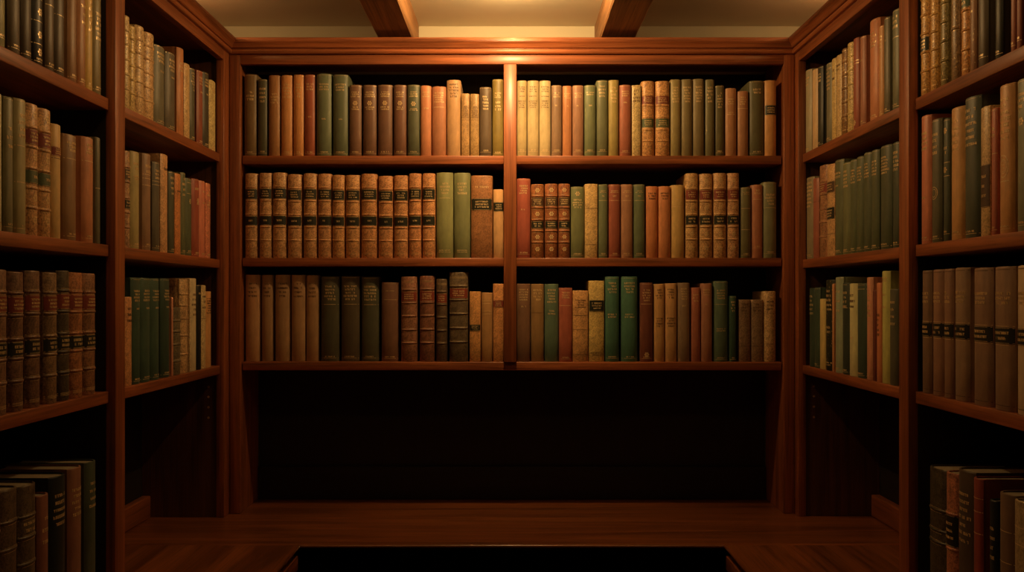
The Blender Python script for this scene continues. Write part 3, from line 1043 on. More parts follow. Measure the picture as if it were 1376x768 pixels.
    ('L1', -0.2106, -0.1697, 0.8424, 0.2013, (0.328, 0.093, 0.053), 'c', 'r.08-.2x3,m.3,f.96',
     'maroon cloth book between green and olive ones, left wall, far bay, top shelf'),
    ('L1', -0.1612, -0.1155, 0.8434, 0.209, (0.074, 0.063, 0.041), 'c', 'r.08-.2x3,m.3,f.96',
     'olive cloth book between maroon and tan ones, left wall, far bay, top shelf'),
    ('L1', -0.1112, -0.0576, 0.8431, 0.1988, (0.72, 0.56, 0.24), 'm', 'r.1-.18x3,f.96',
     'mottled tan book right of an olive one, left wall, far bay, top shelf'),
    # left wall, far bay, middle shelf
    ('L2', -0.6826, -0.649, 0.8434, 0.2124, (0.517, 0.298, 0.17), 'l', 'N',
     'ornate banded leather book left of an olive one, left wall, far bay, middle shelf'),
    ('L2', -0.642, -0.599, 0.8424, 0.2183, (0.475, 0.396, 0.17), 'c', 'r.1-.2x2,r.24-.3x2,f.96',
     'tall olive-green cloth book between leather and brown ones, left wall, far bay, middle shelf'),
    ('L2', -0.575, -0.5318, 0.8425, 0.2243, (0.332, 0.193, 0.11), 'c', 'r.1-.22x2,u.22,u.26,u.33,f.95',
     'tall brown cloth book between two olive ones, left wall, far bay, middle shelf'),
    ('L2', -0.5167, -0.4773, 0.8429, 0.2135, (0.131, 0.115, 0.076), 'c', 'r.08-.2x3,u.22,u.26,f.95',
     'shorter dark olive book between brown and tan ones, left wall, far bay, middle shelf'),
    ('L2', -0.4728, -0.4278, 0.8425, 0.2386, (0.72, 0.41, 0.2), 'm', 'r.1-.2x1d',
     'tall pale orange-tan book between olive and green ones, left wall, far bay, middle shelf'),
    ('L2', -0.4193, -0.3845, 0.8421, 0.204, (0.087, 0.094, 0.057), 'c', 'r.05-.3x4,f.96',
     'slim dark green book between tan and orange ones, left wall, far bay, middle shelf'),
    ('L2', -0.3803, -0.3399, 0.8423, 0.2043, (0.72, 0.288, 0.105), 'm', 'r.2-.28x2d',
     'narrow orange book between two green ones, left wall, far bay, middle shelf'),
    ('L2', -0.3393, -0.3079, 0.8419, 0.2119, (0.131, 0.151, 0.073), 'c', 'r.05-.3x4,f.96',
     'slim leaf-green book between orange and green ones, left wall, far bay, middle shelf'),
    ('L2', -0.304, -0.2558, 0.8423, 0.2025, (0.109, 0.134, 0.071), 'c', 'u.06,u.2,o.3,f.95',
     'wider leaf-green book between green and red ones, left wall, far bay, middle shelf'),
    ('L2', -0.2417, -0.1929, 0.8434, 0.2087, (0.372, 0.09, 0.054), 'c', 'r.1-.16x1,m.33,o.28,f.96',
     'maroon-red cloth book between green and rust ones, left wall, far bay, middle shelf'),
    ('L2', -0.19, -0.1478, 0.8433, 0.2099, (0.719, 0.243, 0.146), 'c', 'r.1-.18x1,m.3,f.96',
     'rust cloth book between red and russet ones, left wall, far bay, middle shelf'),
    ('L2', -0.1471, -0.1067, 0.8427, 0.2082, (0.72, 0.263, 0.158), 'm', 'r.1-.18x2,r.24-.34x3,f.96',
     'gilt-marked russet book right of a rust one, left wall, far bay, middle shelf'),
    # left wall, far bay, lower shelf
    ('L3', -0.6831, -0.6418, 0.8425, 0.1964, (0.72, 0.356, 0.161), 'm', 'r.1-.3x3d',
     'short orange-brown book left of a green one, left wall, far bay, lower shelf'),
    ('L3', -0.6401, -0.5941, 0.8422, 0.2393, (0.046, 0.095, 0.063), 'c', 'r.11-.23x4,m.3,f.96',
     'leftmost of four tall dark green books, left wall, far bay, lower shelf'),
    ('L3', -0.5892, -0.5355, 0.8418, 0.2404, (0.057, 0.113, 0.075), 'c', 'r.11-.23x4,m.3,f.96',
     'second from left of four tall dark green books, left wall, far bay, lower shelf'),
    ('L3', -0.5292, -0.4795, 0.8421, 0.2405, (0.056, 0.112, 0.074), 'c', 'r.11-.23x4,m.3,f.96',
     'third from left of four tall dark green books, left wall, far bay, lower shelf'),
    ('L3', -0.4618, -0.4089, 0.843, 0.2419, (0.036, 0.073, 0.048), 'c', 'r.11-.23x4,m.3,f.96',
     'rightmost of four tall dark green books, left wall, far bay, lower shelf'),
    ('L3', -0.407, -0.3964, 0.8432, 0.1958, (0.665, 0.282, 0.169), 'c', '-',
     'very thin brown book between green and leather ones, left wall, far bay, lower shelf'),
    ('L3', -0.3862, -0.3355, 0.8423, 0.1702, (0.193, 0.158, 0.095), 'l', 'b.2,b.36,b.55,b.8',
     'short dark banded leather book between two brown ones, left wall, far bay, lower shelf'),
    ('L3', -0.3317, -0.2803, 0.843, 0.2424, (0.64, 0.418, 0.207), 'l', 'b.16,b.28,b.42,b.6,b.8,O',
     'tall mottled brown leather book between leather and pale ones, left wall, far bay, lower shelf'),
    ('L3', -0.2792, -0.2651, 0.843, 0.2458, (0.72, 0.573, 0.342), 'm', '-',
     'very thin pale book between brown and cream ones, left wall, far bay, lower shelf'),
    ('L3', -0.2621, -0.2194, 0.8429, 0.2462, (0.72, 0.596, 0.357), 'c', 'r.15-.42x5d',
     'bright cream cloth book between pale and green ones, left wall, far bay, lower shelf'),
    ('L3', -0.2148, -0.1856, 0.8428, 0.227, (0.006, 0.009, 0.006), 'c', 'r.06-.12x1',
     'slim dark green book between cream and tan ones, left wall, far bay, lower shelf'),
    ('L3', -0.182, -0.1464, 0.843, 0.2289, (0.72, 0.551, 0.277), 'm', 'r.1-.3x3d,v.4',
     'slim pale tan book between green and orange ones, left wall, far bay, lower shelf'),
    ('L3', -0.1455, -0.0965, 0.8423, 0.2125, (0.72, 0.38, 0.147), 'c', 'r.08-.3x7d',
     'orange-tan cloth book right of a tan one, left wall, far bay, lower shelf'),
    # left wall, near bay, top shelf
    ('LN1', -1.1894, -1.1537, 0.8429, 0.227, (0.291, 0.275, 0.116), 'c', 'f.92',
     'olive cloth book cut by photo edge, left wall, near bay, top shelf'),
    ('LN1', -1.1448, -1.1066, 0.8425, 0.2426, (0.09, 0.061, 0.028), 'c', 'f.95',
     'worn olive cloth book between two olive ones, left wall, near bay, top shelf'),
    ('LN1', -1.1038, -1.0702, 0.8428, 0.2274, (0.061, 0.04, 0.019), 'c', 'f.95',
     'plain olive cloth book between olive and rosette ones, left wall, near bay, top shelf'),
    ('LN1', -1.067, -1.0287, 0.8433, 0.2388, (0.006, 0.006, 0.006), 'l', 'G',
     'dark book with gilt rosettes between two olive ones, left wall, near bay, top shelf'),
    ('LN1', -1.022, -0.9908, 0.8426, 0.2184, (0.101, 0.065, 0.034), 'c', 'r.2-.4x3,u.45,f.95',
     'left of two grey-olive cloth books, left wall, near bay, top shelf'),
    ('LN1', -0.9873, -0.9509, 0.8426, 0.226, (0.08, 0.055, 0.031), 'c', 'u.5,f.95',
     'right of two grey-olive cloth books, left wall, near bay, top shelf'),
    ('LN1', -0.9354, -0.9005, 0.8428, 0.2328, (0.304, 0.156, 0.069), 'c', 'f.95',
     'fawn-brown cloth book between olive and brown ones, left wall, near bay, top shelf'),
    ('LN1', -0.8962, -0.8636, 0.8431, 0.2387, (0.432, 0.191, 0.08), 'c', 'r.3-.5x3,f.95',
     'russet-brown cloth book between fawn and tan ones, left wall, near bay, top shelf'),
    ('LN1', -0.8627, -0.8346, 0.843, 0.2291, (0.72, 0.475, 0.14), 'c', 'r.2-.5x5,f.95',
     'light tan cloth book between brown and olive ones, left wall, near bay, top shelf'),
    ('LN1', -0.8299, -0.7941, 0.8428, 0.2416, (0.26, 0.206, 0.092), 'c', 'r.3-.55x6,f.95',
     'narrow olive-grey book right of a tan one, left wall, near bay, top shelf'),
    # left wall, near bay, middle shelf
    ('LN2', -1.1955, -1.1646, 0.8431, 0.2268, (0.72, 0.671, 0.441), 'c', 'u.16,f.95',
     'dark green book cut by photo edge, left wall, near bay, middle shelf'),
    ('LN2', -1.1608, -1.1317, 0.8422, 0.2271, (0.234, 0.218, 0.119), 'c', 'r.2-.4x3,f.95',
     'slim dark olive cloth book between green and olive ones, left wall, near bay, middle shelf'),
    ('LN2', -1.1244, -1.0868, 0.8431, 0.2325, (0.412, 0.354, 0.172), 'c', 'r.1-.3x4,u.35,u.62,f.95',
     'wide olive cloth book between olive and calf ones, left wall, near bay, middle shelf'),
    ('LN2', -1.0844, -1.0446, 0.8432, 0.2321, (0.72, 0.4, 0.192), 'l', 'P2',
     'left of two calf books with red-green labels, left wall, near bay, middle shelf'),
    ('LN2', -1.0413, -0.9995, 0.8428, 0.2322, (0.72, 0.409, 0.183), 'l', 'P2',
     'right of two calf books with red-green labels, left wall, near bay, middle shelf'),
    ('LN2', -0.9971, -0.9638, 0.8434, 0.2125, (0.72, 0.479, 0.192), 'c', 'l.2-.28r,v.3',
     'short tan book with red label between calf and brown, left wall, near bay, middle shelf'),
    ('LN2', -0.9473, -0.8975, 0.8433, 0.2029, (0.321, 0.178, 0.082), 'c', 'r.06-.17x3,u.23,f.95',
     'dark brown cloth book between tan and reddish ones, left wall, near bay, middle shelf'),
    ('LN2', -0.8747, -0.827, 0.8425, 0.2105, (0.593, 0.237, 0.11), 'c', 'r.06-.17x3,u.23,f.95',
     'red-brown cloth book between brown and green ones, left wall, near bay, middle shelf'),
    ('LN2', -0.8236, -0.8025, 0.8426, 0.2172, (0.16, 0.147, 0.085), 'c', 'u.48',
     'thin dark green book right of a reddish one, left wall, near bay, middle shelf'),
    # left wall, near bay, lower shelf
    ('LN3', -1.1998, -1.1456, 0.8419, 0.2411, (0.273, 0.149, 0.089), 'l', 'Q',
     'leftmost of seven calf books with red-black labels, left wall, near bay, lower shelf'),
    ('LN3', -1.1394, -1.0915, 0.8431, 0.2387, (0.214, 0.114, 0.069), 'l', 'Q',
     'second from left of seven calf books with red-black labels, left wall, near bay, lower shelf'),
    ('LN3', -1.0844, -1.0349, 0.8433, 0.2424, (0.222, 0.122, 0.07), 'l', 'Q',
     'third from left of seven calf books with red-black labels, left wall, near bay, lower shelf'),
    ('LN3', -1.0218, -0.9751, 0.8425, 0.2408, (0.286, 0.178, 0.095), 'l', 'Q',
     'fourth from left of seven calf books with red-black labels, left wall, near bay, lower shelf'),
    ('LN3', -0.9726, -0.9266, 0.8428, 0.2457, (0.098, 0.076, 0.046), 'l', 'Q',
     'fifth from left of seven calf books with red-black labels, left wall, near bay, lower shelf'),
    ('LN3', -0.9247, -0.8711, 0.8429, 0.2435, (0.449, 0.184, 0.079), 'l', 'Q',
     'sixth from left of seven calf books with red-black labels, left wall, near bay, lower shelf'),
    ('LN3', -0.8682, -0.8154, 0.8429, 0.2431, (0.322, 0.156, 0.082), 'l', 'Q',
     'rightmost of seven calf books with red-black labels, left wall, near bay, lower shelf'),
    # left wall, near bay, bottom row
    ('LN4', -1.2019, -1.1717, 0.8419, 0.3084, (0.72, 0.444, 0.266), 'l', 'b.2,b.5',
     'tan leather book cut by photo edge, left wall, near bay, bottom row'),
    ('LN4', -1.1679, -1.1112, 0.843, 0.3084, (0.139, 0.091, 0.054), 'l', 'b.18,b.33,b.55',
     'scuffed brown banded leather book between leather and reddish ones, left wall, near bay, bottom row'),
    ('LN4', -1.1095, -1.05, 0.8426, 0.3039, (0.131, 0.094, 0.056), 'l', 'b.18,b.3,b.45,b.6,r.2-.28x2',
     'red-brown banded leather book between brown and rust ones, left wall, near bay, bottom row'),
    ('LN4', -1.0479, -1.009, 0.8428, 0.2754, (0.278, 0.109, 0.066), 'c', 'r.12-.35x3',
     'short rust-red book between reddish and black ones, left wall, near bay, bottom row'),
    ('LN4', -1.0022, -0.9417, 0.8424, 0.2989, (0.006, 0.011, 0.007), 'c', 'r.1-.32x5',
     'black-green cloth book between rust and orange ones, left wall, near bay, bottom row'),
    ('LN4', -0.9296, -0.8765, 0.8427, 0.3016, (0.286, 0.125, 0.075), 'c', 'r.12-.32x5',
     'orange-brown cloth book between black and green ones, left wall, near bay, bottom row'),
    ('LN4', -0.8612, -0.8142, 0.843, 0.3016, (0.07, 0.094, 0.062), 'c', 'r.12-.32x4',
     'dark green cloth book right of an orange one, left wall, near bay, bottom row'),
    # right wall, far bay, top shelf
    ('R1', -0.0787, -0.0335, 0.8427, 0.2369, (0.438, 0.388, 0.245), 'c', 'r.08-.2x3,f.96',
     'grey-green cloth book left of a tan one, right wall, far bay, top shelf'),
    ('R1', -0.1341, -0.0926, 0.8429, 0.2244, (0.72, 0.495, 0.263), 'c', '-',
     'slim orange-tan book between two green ones, right wall, far bay, top shelf'),
    ('R1', -0.1811, -0.1442, 0.8416, 0.2198, (0.039, 0.041, 0.027), 'c', 'r.08-.2x3,f.96',
     'slim dark green book between tan and olive ones, right wall, far bay, top shelf'),
    ('R1', -0.2565, -0.2098, 0.8419, 0.2115, (0.222, 0.211, 0.136), 'c', 'r.05-.35x6,f.96',
     'olive-green gilt book between green and mustard ones, right wall, far bay, top shelf'),
    ('R1', -0.289, -0.2571, 0.8424, 0.2137, (0.72, 0.535, 0.218), 'm', 'r.1-.3x2d',
     'mustard-tan book between olive and pale ones, right wall, far bay, top shelf'),
    ('R1', -0.3265, -0.2896, 0.8428, 0.2136, (0.72, 0.517, 0.247), 'm', 'r.1-.2x2d',
     'pale tan book between mustard and leather ones, right wall, far bay, top shelf'),
    ('R1', -0.3648, -0.3297, 0.842, 0.2194, (0.29, 0.15, 0.052), 'l', 'B2,O',
     'dark gilt-banded leather book between pale and leather ones, right wall, far bay, top shelf'),
    ('R1', -0.4044, -0.3654, 0.8428, 0.2237, (0.72, 0.532, 0.213), 'l', 'B2,O',
     'tan gilt-banded leather book between leather and maroon ones, right wall, far bay, top shelf'),
    ('R1', -0.4423, -0.4077, 0.8427, 0.2241, (0.378, 0.106, 0.063), 'c', 'u.25,u.28,o.93',
     'maroon cloth book between leather and brown ones, right wall, far bay, top shelf'),
    ('R1', -0.4881, -0.4543, 0.8417, 0.2156, (0.433, 0.183, 0.11), 'c', 'm.28,f.96',
     'dark maroon-brown book between maroon and rust ones, right wall, far bay, top shelf'),
    ('R1', -0.5629, -0.5078, 0.8424, 0.2364, (0.662, 0.264, 0.124), 'c', 'r.12-.28x5,f.96',
     'wide tall rust-brown book between brown and cinnamon ones, right wall, far bay, top shelf'),
    ('R1', -0.5967, -0.5723, 0.842, 0.2079, (0.72, 0.373, 0.151), 'c', 'r.1-.3x5,f.96',
     'slim cinnamon book between rust and olive ones, right wall, far bay, top shelf'),
    ('R1', -0.6299, -0.6, 0.8417, 0.2177, (0.171, 0.155, 0.097), 'c', 'm.25,f.96',
     'tall olive cloth book between cinnamon and green ones, right wall, far bay, top shelf'),
    ('R1', -0.6854, -0.6418, 0.8418, 0.2202, (0.189, 0.196, 0.113), 'c', 'r.05-.2x3,u.28,f.96',
     'tall grey-green book beside post right of an olive one, right wall, far bay, top shelf'),
    # right wall, far bay, middle shelf
    ('R2', -0.0994, -0.0385, 0.8422, 0.2326, (0.307, 0.26, 0.156), 'c', 'r.05-.38x7,f.96',
     'short olive-brown cloth book left of a maroon one, right wall, far bay, middle shelf'),
    ('R2', -0.1433, -0.1014, 0.8419, 0.2235, (0.389, 0.126, 0.076), 'c', 'v.3',
     'plain maroon-brown book between olive and leather ones, right wall, far bay, middle shelf'),
    ('R2', -0.2138, -0.1508, 0.8419, 0.2503, (0.408, 0.205, 0.104), 'l', 'l.2-.3r,b.18,b.32,b.48,b.62,b.78,O',
     'mottled brown leather book between maroon and parchment ones, right wall, far bay, middle shelf'),
    ('R2', -0.2729, -0.2164, 0.8417, 0.2443, (0.72, 0.434, 0.198), 'm', 'l.19-.31n,l.47-.6k,v.76',
     'tan parchment book, black label between leather and green ones, right wall, far bay, middle shelf'),
    ('R2', -0.329, -0.2735, 0.8424, 0.2474, (0.133, 0.153, 0.076), 'c', 'r.12-.2x2,m.28,f.96',
     'plain green cloth book between parchment and green ones, right wall, far bay, middle shelf'),
    ('R2', -0.3804, -0.3343, 0.8423, 0.2327, (0.185, 0.205, 0.095), 'c', 'r.08-.28x5,f.96',
     'leftmost of seven gilt-titled green cloth books, right wall, far bay, middle shelf'),
    ('R2', -0.4262, -0.386, 0.8427, 0.2324, (0.116, 0.143, 0.069), 'c', 'r.1-.26x5,f.96',
     'second from left of seven gilt-titled green cloth books, right wall, far bay, middle shelf'),
    ('R2', -0.4685, -0.4278, 0.8427, 0.2335, (0.118, 0.145, 0.07), 'c', 'r.1-.26x5,f.96',
     'third from left of seven gilt-titled green cloth books, right wall, far bay, middle shelf'),
    ('R2', -0.5192, -0.4749, 0.842, 0.2357, (0.103, 0.127, 0.066), 'c', 'r.1-.26x5,f.96',
     'fourth from left of seven gilt-titled green cloth books, right wall, far bay, middle shelf'),
    ('R2', -0.5614, -0.5198, 0.8432, 0.2352, (0.102, 0.126, 0.062), 'c', 'r.1-.26x5,f.96',
     'fifth from left of seven gilt-titled green cloth books, right wall, far bay, middle shelf'),
    ('R2', -0.6322, -0.5733, 0.8416, 0.2353, (0.086, 0.106, 0.057), 'c', 'r.1-.28x6,f.96',
     'sixth from left of seven gilt-titled green cloth books, right wall, far bay, middle shelf'),
    ('R2', -0.6843, -0.6438, 0.8423, 0.2326, (0.069, 0.093, 0.058), 'c', 'r.08-.28x5,f.96',
     'rightmost of seven gilt-titled green cloth books, right wall, far bay, middle shelf'),
    # right wall, far bay, lower shelf
    ('R3', -0.1143, -0.0688, 0.8421, 0.2221, (0.044, 0.077, 0.051), 'c', 'r.08-.35x5',
     'dark green gilt book left of a green one, right wall, far bay, lower shelf'),
    ('R3', -0.1545, -0.1149, 0.8423, 0.2231, (0.056, 0.094, 0.062), 'c', 'f.96',
     'plain dark green book between green and yellow ones, right wall, far bay, lower shelf'),
    ('R3', -0.1989, -0.1599, 0.8418, 0.192, (0.72, 0.559, 0.21), 'c', '-',
     'short bright yellow-tan book between green and black ones, right wall, far bay, lower shelf'),
    ('R3', -0.2614, -0.1995, 0.8431, 0.2423, (0.03, 0.037, 0.023), 'l', 'r.1-.35x5,r.5-.6x2,r.9-.95x2,O',
     'black-green gilt-tooled book between yellow and orange ones, right wall, far bay, lower shelf'),
    ('R3', -0.2773, -0.2649, 0.8423, 0.2315, (0.72, 0.326, 0.153), 'c', '-',
     'very thin orange book between black and grey ones, right wall, far bay, lower shelf'),
    ('R3', -0.3281, -0.2802, 0.8417, 0.248, (0.366, 0.427, 0.282), 'c', 'r.1-.4x3,f.96',
     'tall grey-green cloth book between orange and green ones, right wall, far bay, lower shelf'),
    ('R3', -0.3767, -0.3287, 0.8427, 0.2314, (0.04, 0.058, 0.039), 'c', 'r.08-.28x4,u.27,f.96',
     'forest-green cloth book between grey and cream ones, right wall, far bay, lower shelf'),
    ('R3', -0.4271, -0.3808, 0.8418, 0.23, (0.72, 0.686, 0.352), 'c', 'r.1-.28x3d,m.6',
     'pale olive-cream cloth book between two green ones, right wall, far bay, lower shelf'),
    ('R3', -0.4876, -0.4277, 0.8426, 0.2291, (0.048, 0.079, 0.052), 'c', 'u.06,f.96',
     'wide plain green book between cream and copper ones, right wall, far bay, lower shelf'),
    ('R3', -0.5307, -0.4964, 0.8422, 0.2429, (0.717, 0.337, 0.202), 'c', 'r.15-.4x5,f.95',
     'copper-brown cloth book between green and maroon ones, right wall, far bay, lower shelf'),
    ('R3', -0.5553, -0.535, 0.8426, 0.2121, (0.185, 0.043, 0.026), 'c', '-',
     'slim maroon book between copper and orange ones, right wall, far bay, lower shelf'),
    ('R3', -0.5797, -0.5559, 0.8433, 0.2288, (0.72, 0.269, 0.122), 'c', 'r.3-.55x5d',
     'slim orange book between maroon and mustard ones, right wall, far bay, lower shelf'),
    ('R3', -0.6233, -0.5817, 0.8431, 0.255, (0.617, 0.594, 0.193), 'c', 'r.05-.1x2,m.22,m.33',
     'tallest mustard cloth book between orange and brown ones, right wall, far bay, lower shelf'),
    ('R3', -0.6685, -0.6267, 0.8424, 0.214, (0.109, 0.105, 0.063), 'c', 'r.1-.4x4',
     'dark olive-brown book right of a mustard one, right wall, far bay, lower shelf'),
    # right wall, near bay, top shelf
    ('RN1', -0.8178, -0.7837, 0.8431, 0.2386, (0.72, 0.4, 0.121), 'l', 'B2,l.5-.62k,O',
     'tan leather book with dark label beside leather one, right wall, near bay, top shelf'),
    ('RN1', -0.8606, -0.83, 0.8423, 0.2225, (0.72, 0.394, 0.108), 'l', 'B2,O',
     'tan gilt-tooled leather book between two leather ones, right wall, near bay, top shelf'),
    ('RN1', -0.9026, -0.8735, 0.8427, 0.236, (0.287, 0.225, 0.074), 'l', 'B2,O',
     'dark olive gilt leather book between leather and brown ones, right wall, near bay, top shelf'),
    ('RN1', -0.947, -0.9157, 0.8433, 0.249, (0.291, 0.176, 0.075), 'l', 'b.6,O',
     'olive-brown gilt leather book between two leather ones, right wall, near bay, top shelf'),
    ('RN1', -0.9887, -0.9574, 0.8427, 0.2292, (0.72, 0.336, 0.1), 'l', 'B2,l.3-.45g,O',
     'tan leather book, green panel between two brown ones, right wall, near bay, top shelf'),
    ('RN1', -1.0155, -0.9916, 0.8432, 0.218, (0.291, 0.137, 0.061), 'c', 'm.5,O',
     'slim brown gilt book between leather and olive ones, right wall, near bay, top shelf'),
    ('RN1', -1.0556, -1.0218, 0.8418, 0.2361, (0.092, 0.066, 0.036), 'c', 'f.92',
     'wide grey-olive cloth book between brown and green ones, right wall, near bay, top shelf'),
    ('RN1', -1.1065, -1.0813, 0.8427, 0.2225, (0.016, 0.017, 0.007), 'c', 'f.95',
     'lone grey-green book between gaps between olive and reddish ones, right wall, near bay, top shelf'),
    ('RN1', -1.1498, -1.1345, 0.8427, 0.2465, (0.369, 0.122, 0.073), 'c', 'f.95',
     'slim red-brown book between green and reddish ones, right wall, near bay, top shelf'),
    ('RN1', -1.1693, -1.1525, 0.8423, 0.2318, (0.313, 0.097, 0.058), 'c', 'f.93',
     'wider red-brown gilt book right of a reddish one, right wall, near bay, top shelf'),
    # right wall, near bay, middle shelf
    ('RN2', -0.8292, -0.7871, 0.842, 0.2627, (0.72, 0.253, 0.14), 'c', 'r.12-.28x4,m.65,f.96',
     'rust-red cloth book left of a green one, right wall, near bay, middle shelf'),
    ('RN2', -0.8759, -0.8346, 0.8421, 0.2461, (0.135, 0.128, 0.073), 'c', 'r.1-.3x4,E.6,f.96',
     'dark green book with gilt roundel between rust and black, right wall, near bay, middle shelf'),
    ('RN2', -0.9113, -0.8869, 0.8434, 0.2392, (0.082, 0.1, 0.061), 'c', 'o.1,r.22-.3x2,u.36,o.42,u.47,f.93',
     'narrow black-green gilt book between green and brown ones, right wall, near bay, middle shelf'),
    ('RN2', -0.9638, -0.9145, 0.8423, 0.2519, (0.72, 0.391, 0.139), 'c', 'r.08-.34x5,f.95',
     'tan-brown cloth book between black and green ones, right wall, near bay, middle shelf'),
    ('RN2', -1.0214, -0.9644, 0.8433, 0.2604, (0.081, 0.098, 0.063), 'c', 'r.07-.36x6,f.96',
     'wide dark green cloth book between brown and tan ones, right wall, near bay, middle shelf'),
    ('RN2', -1.0643, -1.0312, 0.8432, 0.2316, (0.72, 0.491, 0.236), 'm', 'l.45-.78n',
     'tan book with dark central patch between green and maroon, right wall, near bay, middle shelf'),
    ('RN2', -1.0903, -1.0703, 0.8427, 0.222, (0.531, 0.161, 0.097), 'c', 'r.14-.24x2,u.36,f.95',
     'slim maroon cloth book between tan and brown ones, right wall, near bay, middle shelf'),
    ('RN2', -1.1381, -1.092, 0.8421, 0.2552, (0.72, 0.366, 0.135), 'c', 'r.08-.38x7,E.55,f.96',
     'tall brown book with gilt emblem between maroon and olive, right wall, near bay, middle shelf'),
    ('RN2', -1.1907, -1.1457, 0.8434, 0.2529, (0.254, 0.26, 0.162), 'c', 'r.08-.2x3,o.28,f.95',
     'dark olive book at photo edge, right wall, near bay, middle shelf'),
    # right wall, near bay, lower shelf
    ('RN3', -0.8315, -0.7906, 0.8425, 0.25, (0.253, 0.149, 0.089), 'c', 'K',
     'leftmost of seven black-banded brown cloth books, right wall, near bay, lower shelf'),
    ('RN3', -0.8837, -0.8378, 0.8423, 0.2503, (0.355, 0.185, 0.111), 'c', 'K',
     'second from left of seven black-banded brown cloth books, right wall, near bay, lower shelf'),
    ('RN3', -0.9254, -0.8894, 0.8422, 0.2504, (0.336, 0.18, 0.107), 'c', 'K',
     'third from left of seven black-banded brown cloth books, right wall, near bay, lower shelf'),
    ('RN3', -0.98, -0.926, 0.8434, 0.2511, (0.374, 0.236, 0.141), 'c', 'K',
     'fourth from left of seven black-banded brown cloth books, right wall, near bay, lower shelf'),
    ('RN3', -1.0651, -0.9986, 0.8425, 0.2482, (0.318, 0.184, 0.111), 'c', 'K',
     'fifth from left of seven black-banded brown cloth books, right wall, near bay, lower shelf'),
    ('RN3', -1.1382, -1.0726, 0.8421, 0.2481, (0.328, 0.196, 0.117), 'c', 'K',
     'sixth from left of seven black-banded brown cloth books, right wall, near bay, lower shelf'),
    ('RN3', -1.1966, -1.1464, 0.8425, 0.248, (0.72, 0.523, 0.314), 'c', 'K',
     'rightmost of seven black-banded brown cloth books, right wall, near bay, lower shelf'),
    # right wall, near bay, bottom row
    ('RN4', -0.892, -0.8192, 0.8418, 0.2914, (0.088, 0.072, 0.043), 'l', 'b.28,b.42,b.5',
     'brown ribbed leather book left of a leather one, right wall, near bay, bottom row'),
    ('RN4', -0.9391, -0.8926, 0.8427, 0.2938, (0.544, 0.218, 0.131), 'l', 'b.27,l.28-.48k,b.5,b.68,b.88',
     'leather book with black label between two brown ones, right wall, near bay, bottom row'),
    ('RN4', -1.0032, -0.941, 0.8424, 0.3086, (0.084, 0.056, 0.033), 'c', 'r.12-.45x7',
     'wide brown lettered book between leather and red ones, right wall, near bay, bottom row'),
    ('RN4', -1.0382, -1.0048, 0.8421, 0.3036, (0.287, 0.052, 0.031), 'c', 'u.12,u.2,u.33',
     'red cloth book between brown and green ones, right wall, near bay, bottom row'),
    ('RN4', -1.088, -1.0615, 0.843, 0.2754, (0.006, 0.011, 0.007), 'c', 'r.15-.4x4',
     'short slim black-green book between red and brown ones, right wall, near bay, bottom row'),
    ('RN4', -1.1385, -1.0891, 0.8431, 0.2954, (0.203, 0.123, 0.074), 'c', 'u.22,u.4',
     'worn tan-brown book between green and tan ones, right wall, near bay, bottom row'),
    ('RN4', -1.1895, -1.1433, 0.8416, 0.2932, (0.457, 0.337, 0.184), 'm', 'u.15,u.25',
     'mottled tan book at photo edge, right wall, near bay, bottom row'),
]
SHELF_Z = {'BL1': .417, 'BR1': .417, 'BL2': .117, 'BR2': .117, 'BL3': -.188, 'BR3': -.188,
           'L1': .414, 'L2': .110, 'L3': -.194, 'LN1': .414, 'LN2': .110, 'LN3': -.194, 'LN4': -.630}
for _k in list(SHELF_Z):
    if _k[0] == 'L':
        SHELF_Z['R' + _k[1:]] = SHELF_Z[_k]
GROUP = {'B': {'L': 'rear case left bay', 'R': 'rear case right bay'}}
ROWS = {'1': 'top shelf', '2': 'middle shelf', '3': 'lower shelf', '4': 'bottom row'}


def group_of(k):
    if k[0] == 'B':
        bay = 'back left bay' if k[1] == 'L' else 'back right bay'
    else:
        bay = ('left wall' if k[0] == 'L' else 'right wall') + (' near bay' if 'N' in k else ' far bay')
    return f'books on the {ROWS[k[-1]]} of the {bay}'


for idx, (shelf, p0, p1, front, h, rgb, kind, style, label) in enumerate(BOOKS):
    rng = random.Random(idx * 7 + 3)
    w = p1 - p0
    mid = (p0 + p1) / 2
    z = Z(SHELF_Z[shelf]) + 0.0005
    h = h - 0.0005
    d = min(0.158, max(0.118, h * 0.66)) + rng.uniform(-0.004, 0.004)
    if shelf[0] == 'B':
        loc, rz = (mid, front, z), 0.0
    elif shelf[0] == 'L':
        loc, rz = (-front, mid, z), PI / 2
    else:
        loc, rz = (front, mid, z), -PI / 2
    name = {'c': 'clothbound_book', 'l': 'leather_book', 'm': 'leather_book'}[kind]
    root = empty(name, loc, rz)
    tag(root, label, 'book', group_of(shelf))
    mat = cloth(rgb) if kind == 'c' else leather(rgb, 1.0 if kind == 'l' else 0.75)
    cov, sp = shell_cover(w, h, d, kind, mat, root, rng)
    pages(w, h, d, sp, root)
    dress(root, w, h, sp, kind, style, mat, rng)

# ------------------------------------------------------------------ light ---
def lamp(name, loc, energy, color, radius, kind='POINT'):
    L = bpy.data.lights.new(name, kind)
    L.energy = energy
    L.color = color
    L.shadow_soft_size = radius
    o = bpy.data.objects.new(name, L)
    o.location = loc
    COL.objects.link(o)
    return o


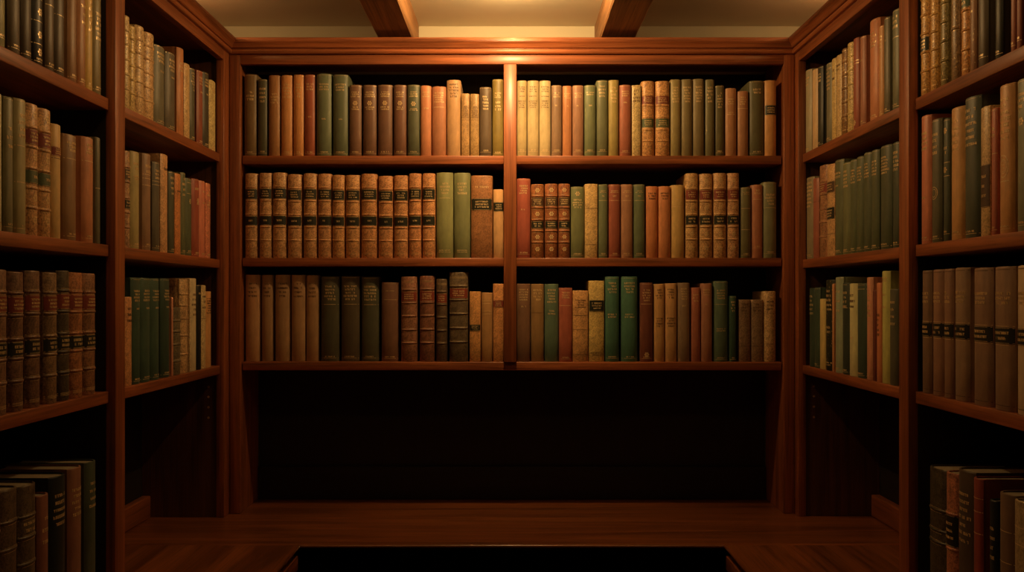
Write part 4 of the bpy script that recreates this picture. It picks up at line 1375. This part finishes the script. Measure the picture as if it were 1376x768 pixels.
def build_lamp_cover(xy):
    root = empty('added_lamp_cover', (xy[0], xy[1], CEIL))
    tag(root, 'unseen brass cover added above the bulb, blocking its light from the ceiling', 'lamp')
    brass = plain('aged_brass', (0.30, 0.19, 0.08), 0.35, 0.9)

    def lathe(name, prof, n=36):
        vs, fs = [], []
        for r, z in prof:
            for i in range(n):
                an = 2 * PI * i / n
                vs.append((r * math.cos(an), r * math.sin(an), z))
        m = len(prof)
        for j in range(m):
            for i in range(n):
                j2, i2 = (j + 1) % m, (i + 1) % n
                fs.append((j * n + i, j * n + i2, j2 * n + i2, j2 * n + i))
        return link(name, vs, fs, brass, root, True, 40)

    lathe('canopy', [(0.0005, -0.0005), (0.045, -0.0005), (0.043, -0.012), (0.0005, -0.016)])
    lathe('rod', [(0.0005, -0.015), (0.005, -0.015), (0.005, -0.055), (0.0005, -0.055)])
    lathe('light_block_shade', [(0.0005, -0.052), (0.012, -0.0535), (0.0225, -0.058), (0.023, -0.0605), (0.0215, -0.061), (0.011, -0.0565), (0.0005, -0.055)])


WARM = (1.0, 0.60, 0.235)
# unseen cover added over the bulb; its opaque shade keeps light off the ceiling
build_lamp_cover((0.0, -0.30))
lamp('lamp_bulb', (0.0, -0.30, Z(0.786)), 10.0, WARM, 0.008)
for s_ in (-1, 1):
    lamp('post_fill_light', (s_ * 0.55, -1.20, Z(0.80)), 1.1, WARM, 0.050)  # unseen pair added as general fill for the side posts
spot = lamp('center_fill_spot', (0.0, -0.302, Z(0.782)), 11.0, WARM, 0.008, 'SPOT')  # extra spot added beside the bulb to brighten the rear case's middle
spot.data.spot_size = math.radians(62)
spot.data.spot_blend = 1.0
spot.rotation_euler = (Vector((0.0, 0.0, Z(0.28))) - spot.location).to_track_quat('-Z', 'Y').to_euler()
lamp('recessed_downlight', (0.0, -0.145, Z(0.832)), 1.0, WARM, 0.006)
for s_ in (-1, 1):
    lamp('frieze_fill_light', (s_ * 0.95, -0.25, Z(0.787)), 1.2, WARM, 0.012)   # unseen, added on top of each side case to light the frieze

world = bpy.data.worlds.new('room_dark')
scene.world = world
world.use_nodes = True
world.node_tree.nodes['Background'].inputs[0].default_value = (1.0, 0.7, 0.45, 1)
world.node_tree.nodes['Background'].inputs[1].default_value = 0.002

# ----------------------------------------------------------------- camera ---
cam = bpy.data.cameras.new('camera')
cam.sensor_width = 36.0
cam.lens = 36.0 * 1242.0 / 1376.0
cam.shift_y = 16.0 / 1376.0
cam.clip_start = 0.05
co = bpy.data.objects.new('camera', cam)
co.location = (0.0, -2.70, EYE)
co.rotation_euler = (PI / 2, 0, 0)
COL.objects.link(co)
scene.camera = co

vs_ = scene.view_settings
vs_.view_transform = 'Standard'
vs_.look = 'None'
vs_.exposure = 0.0
vs_.gamma = 1.0
vs_.use_curve_mapping = False
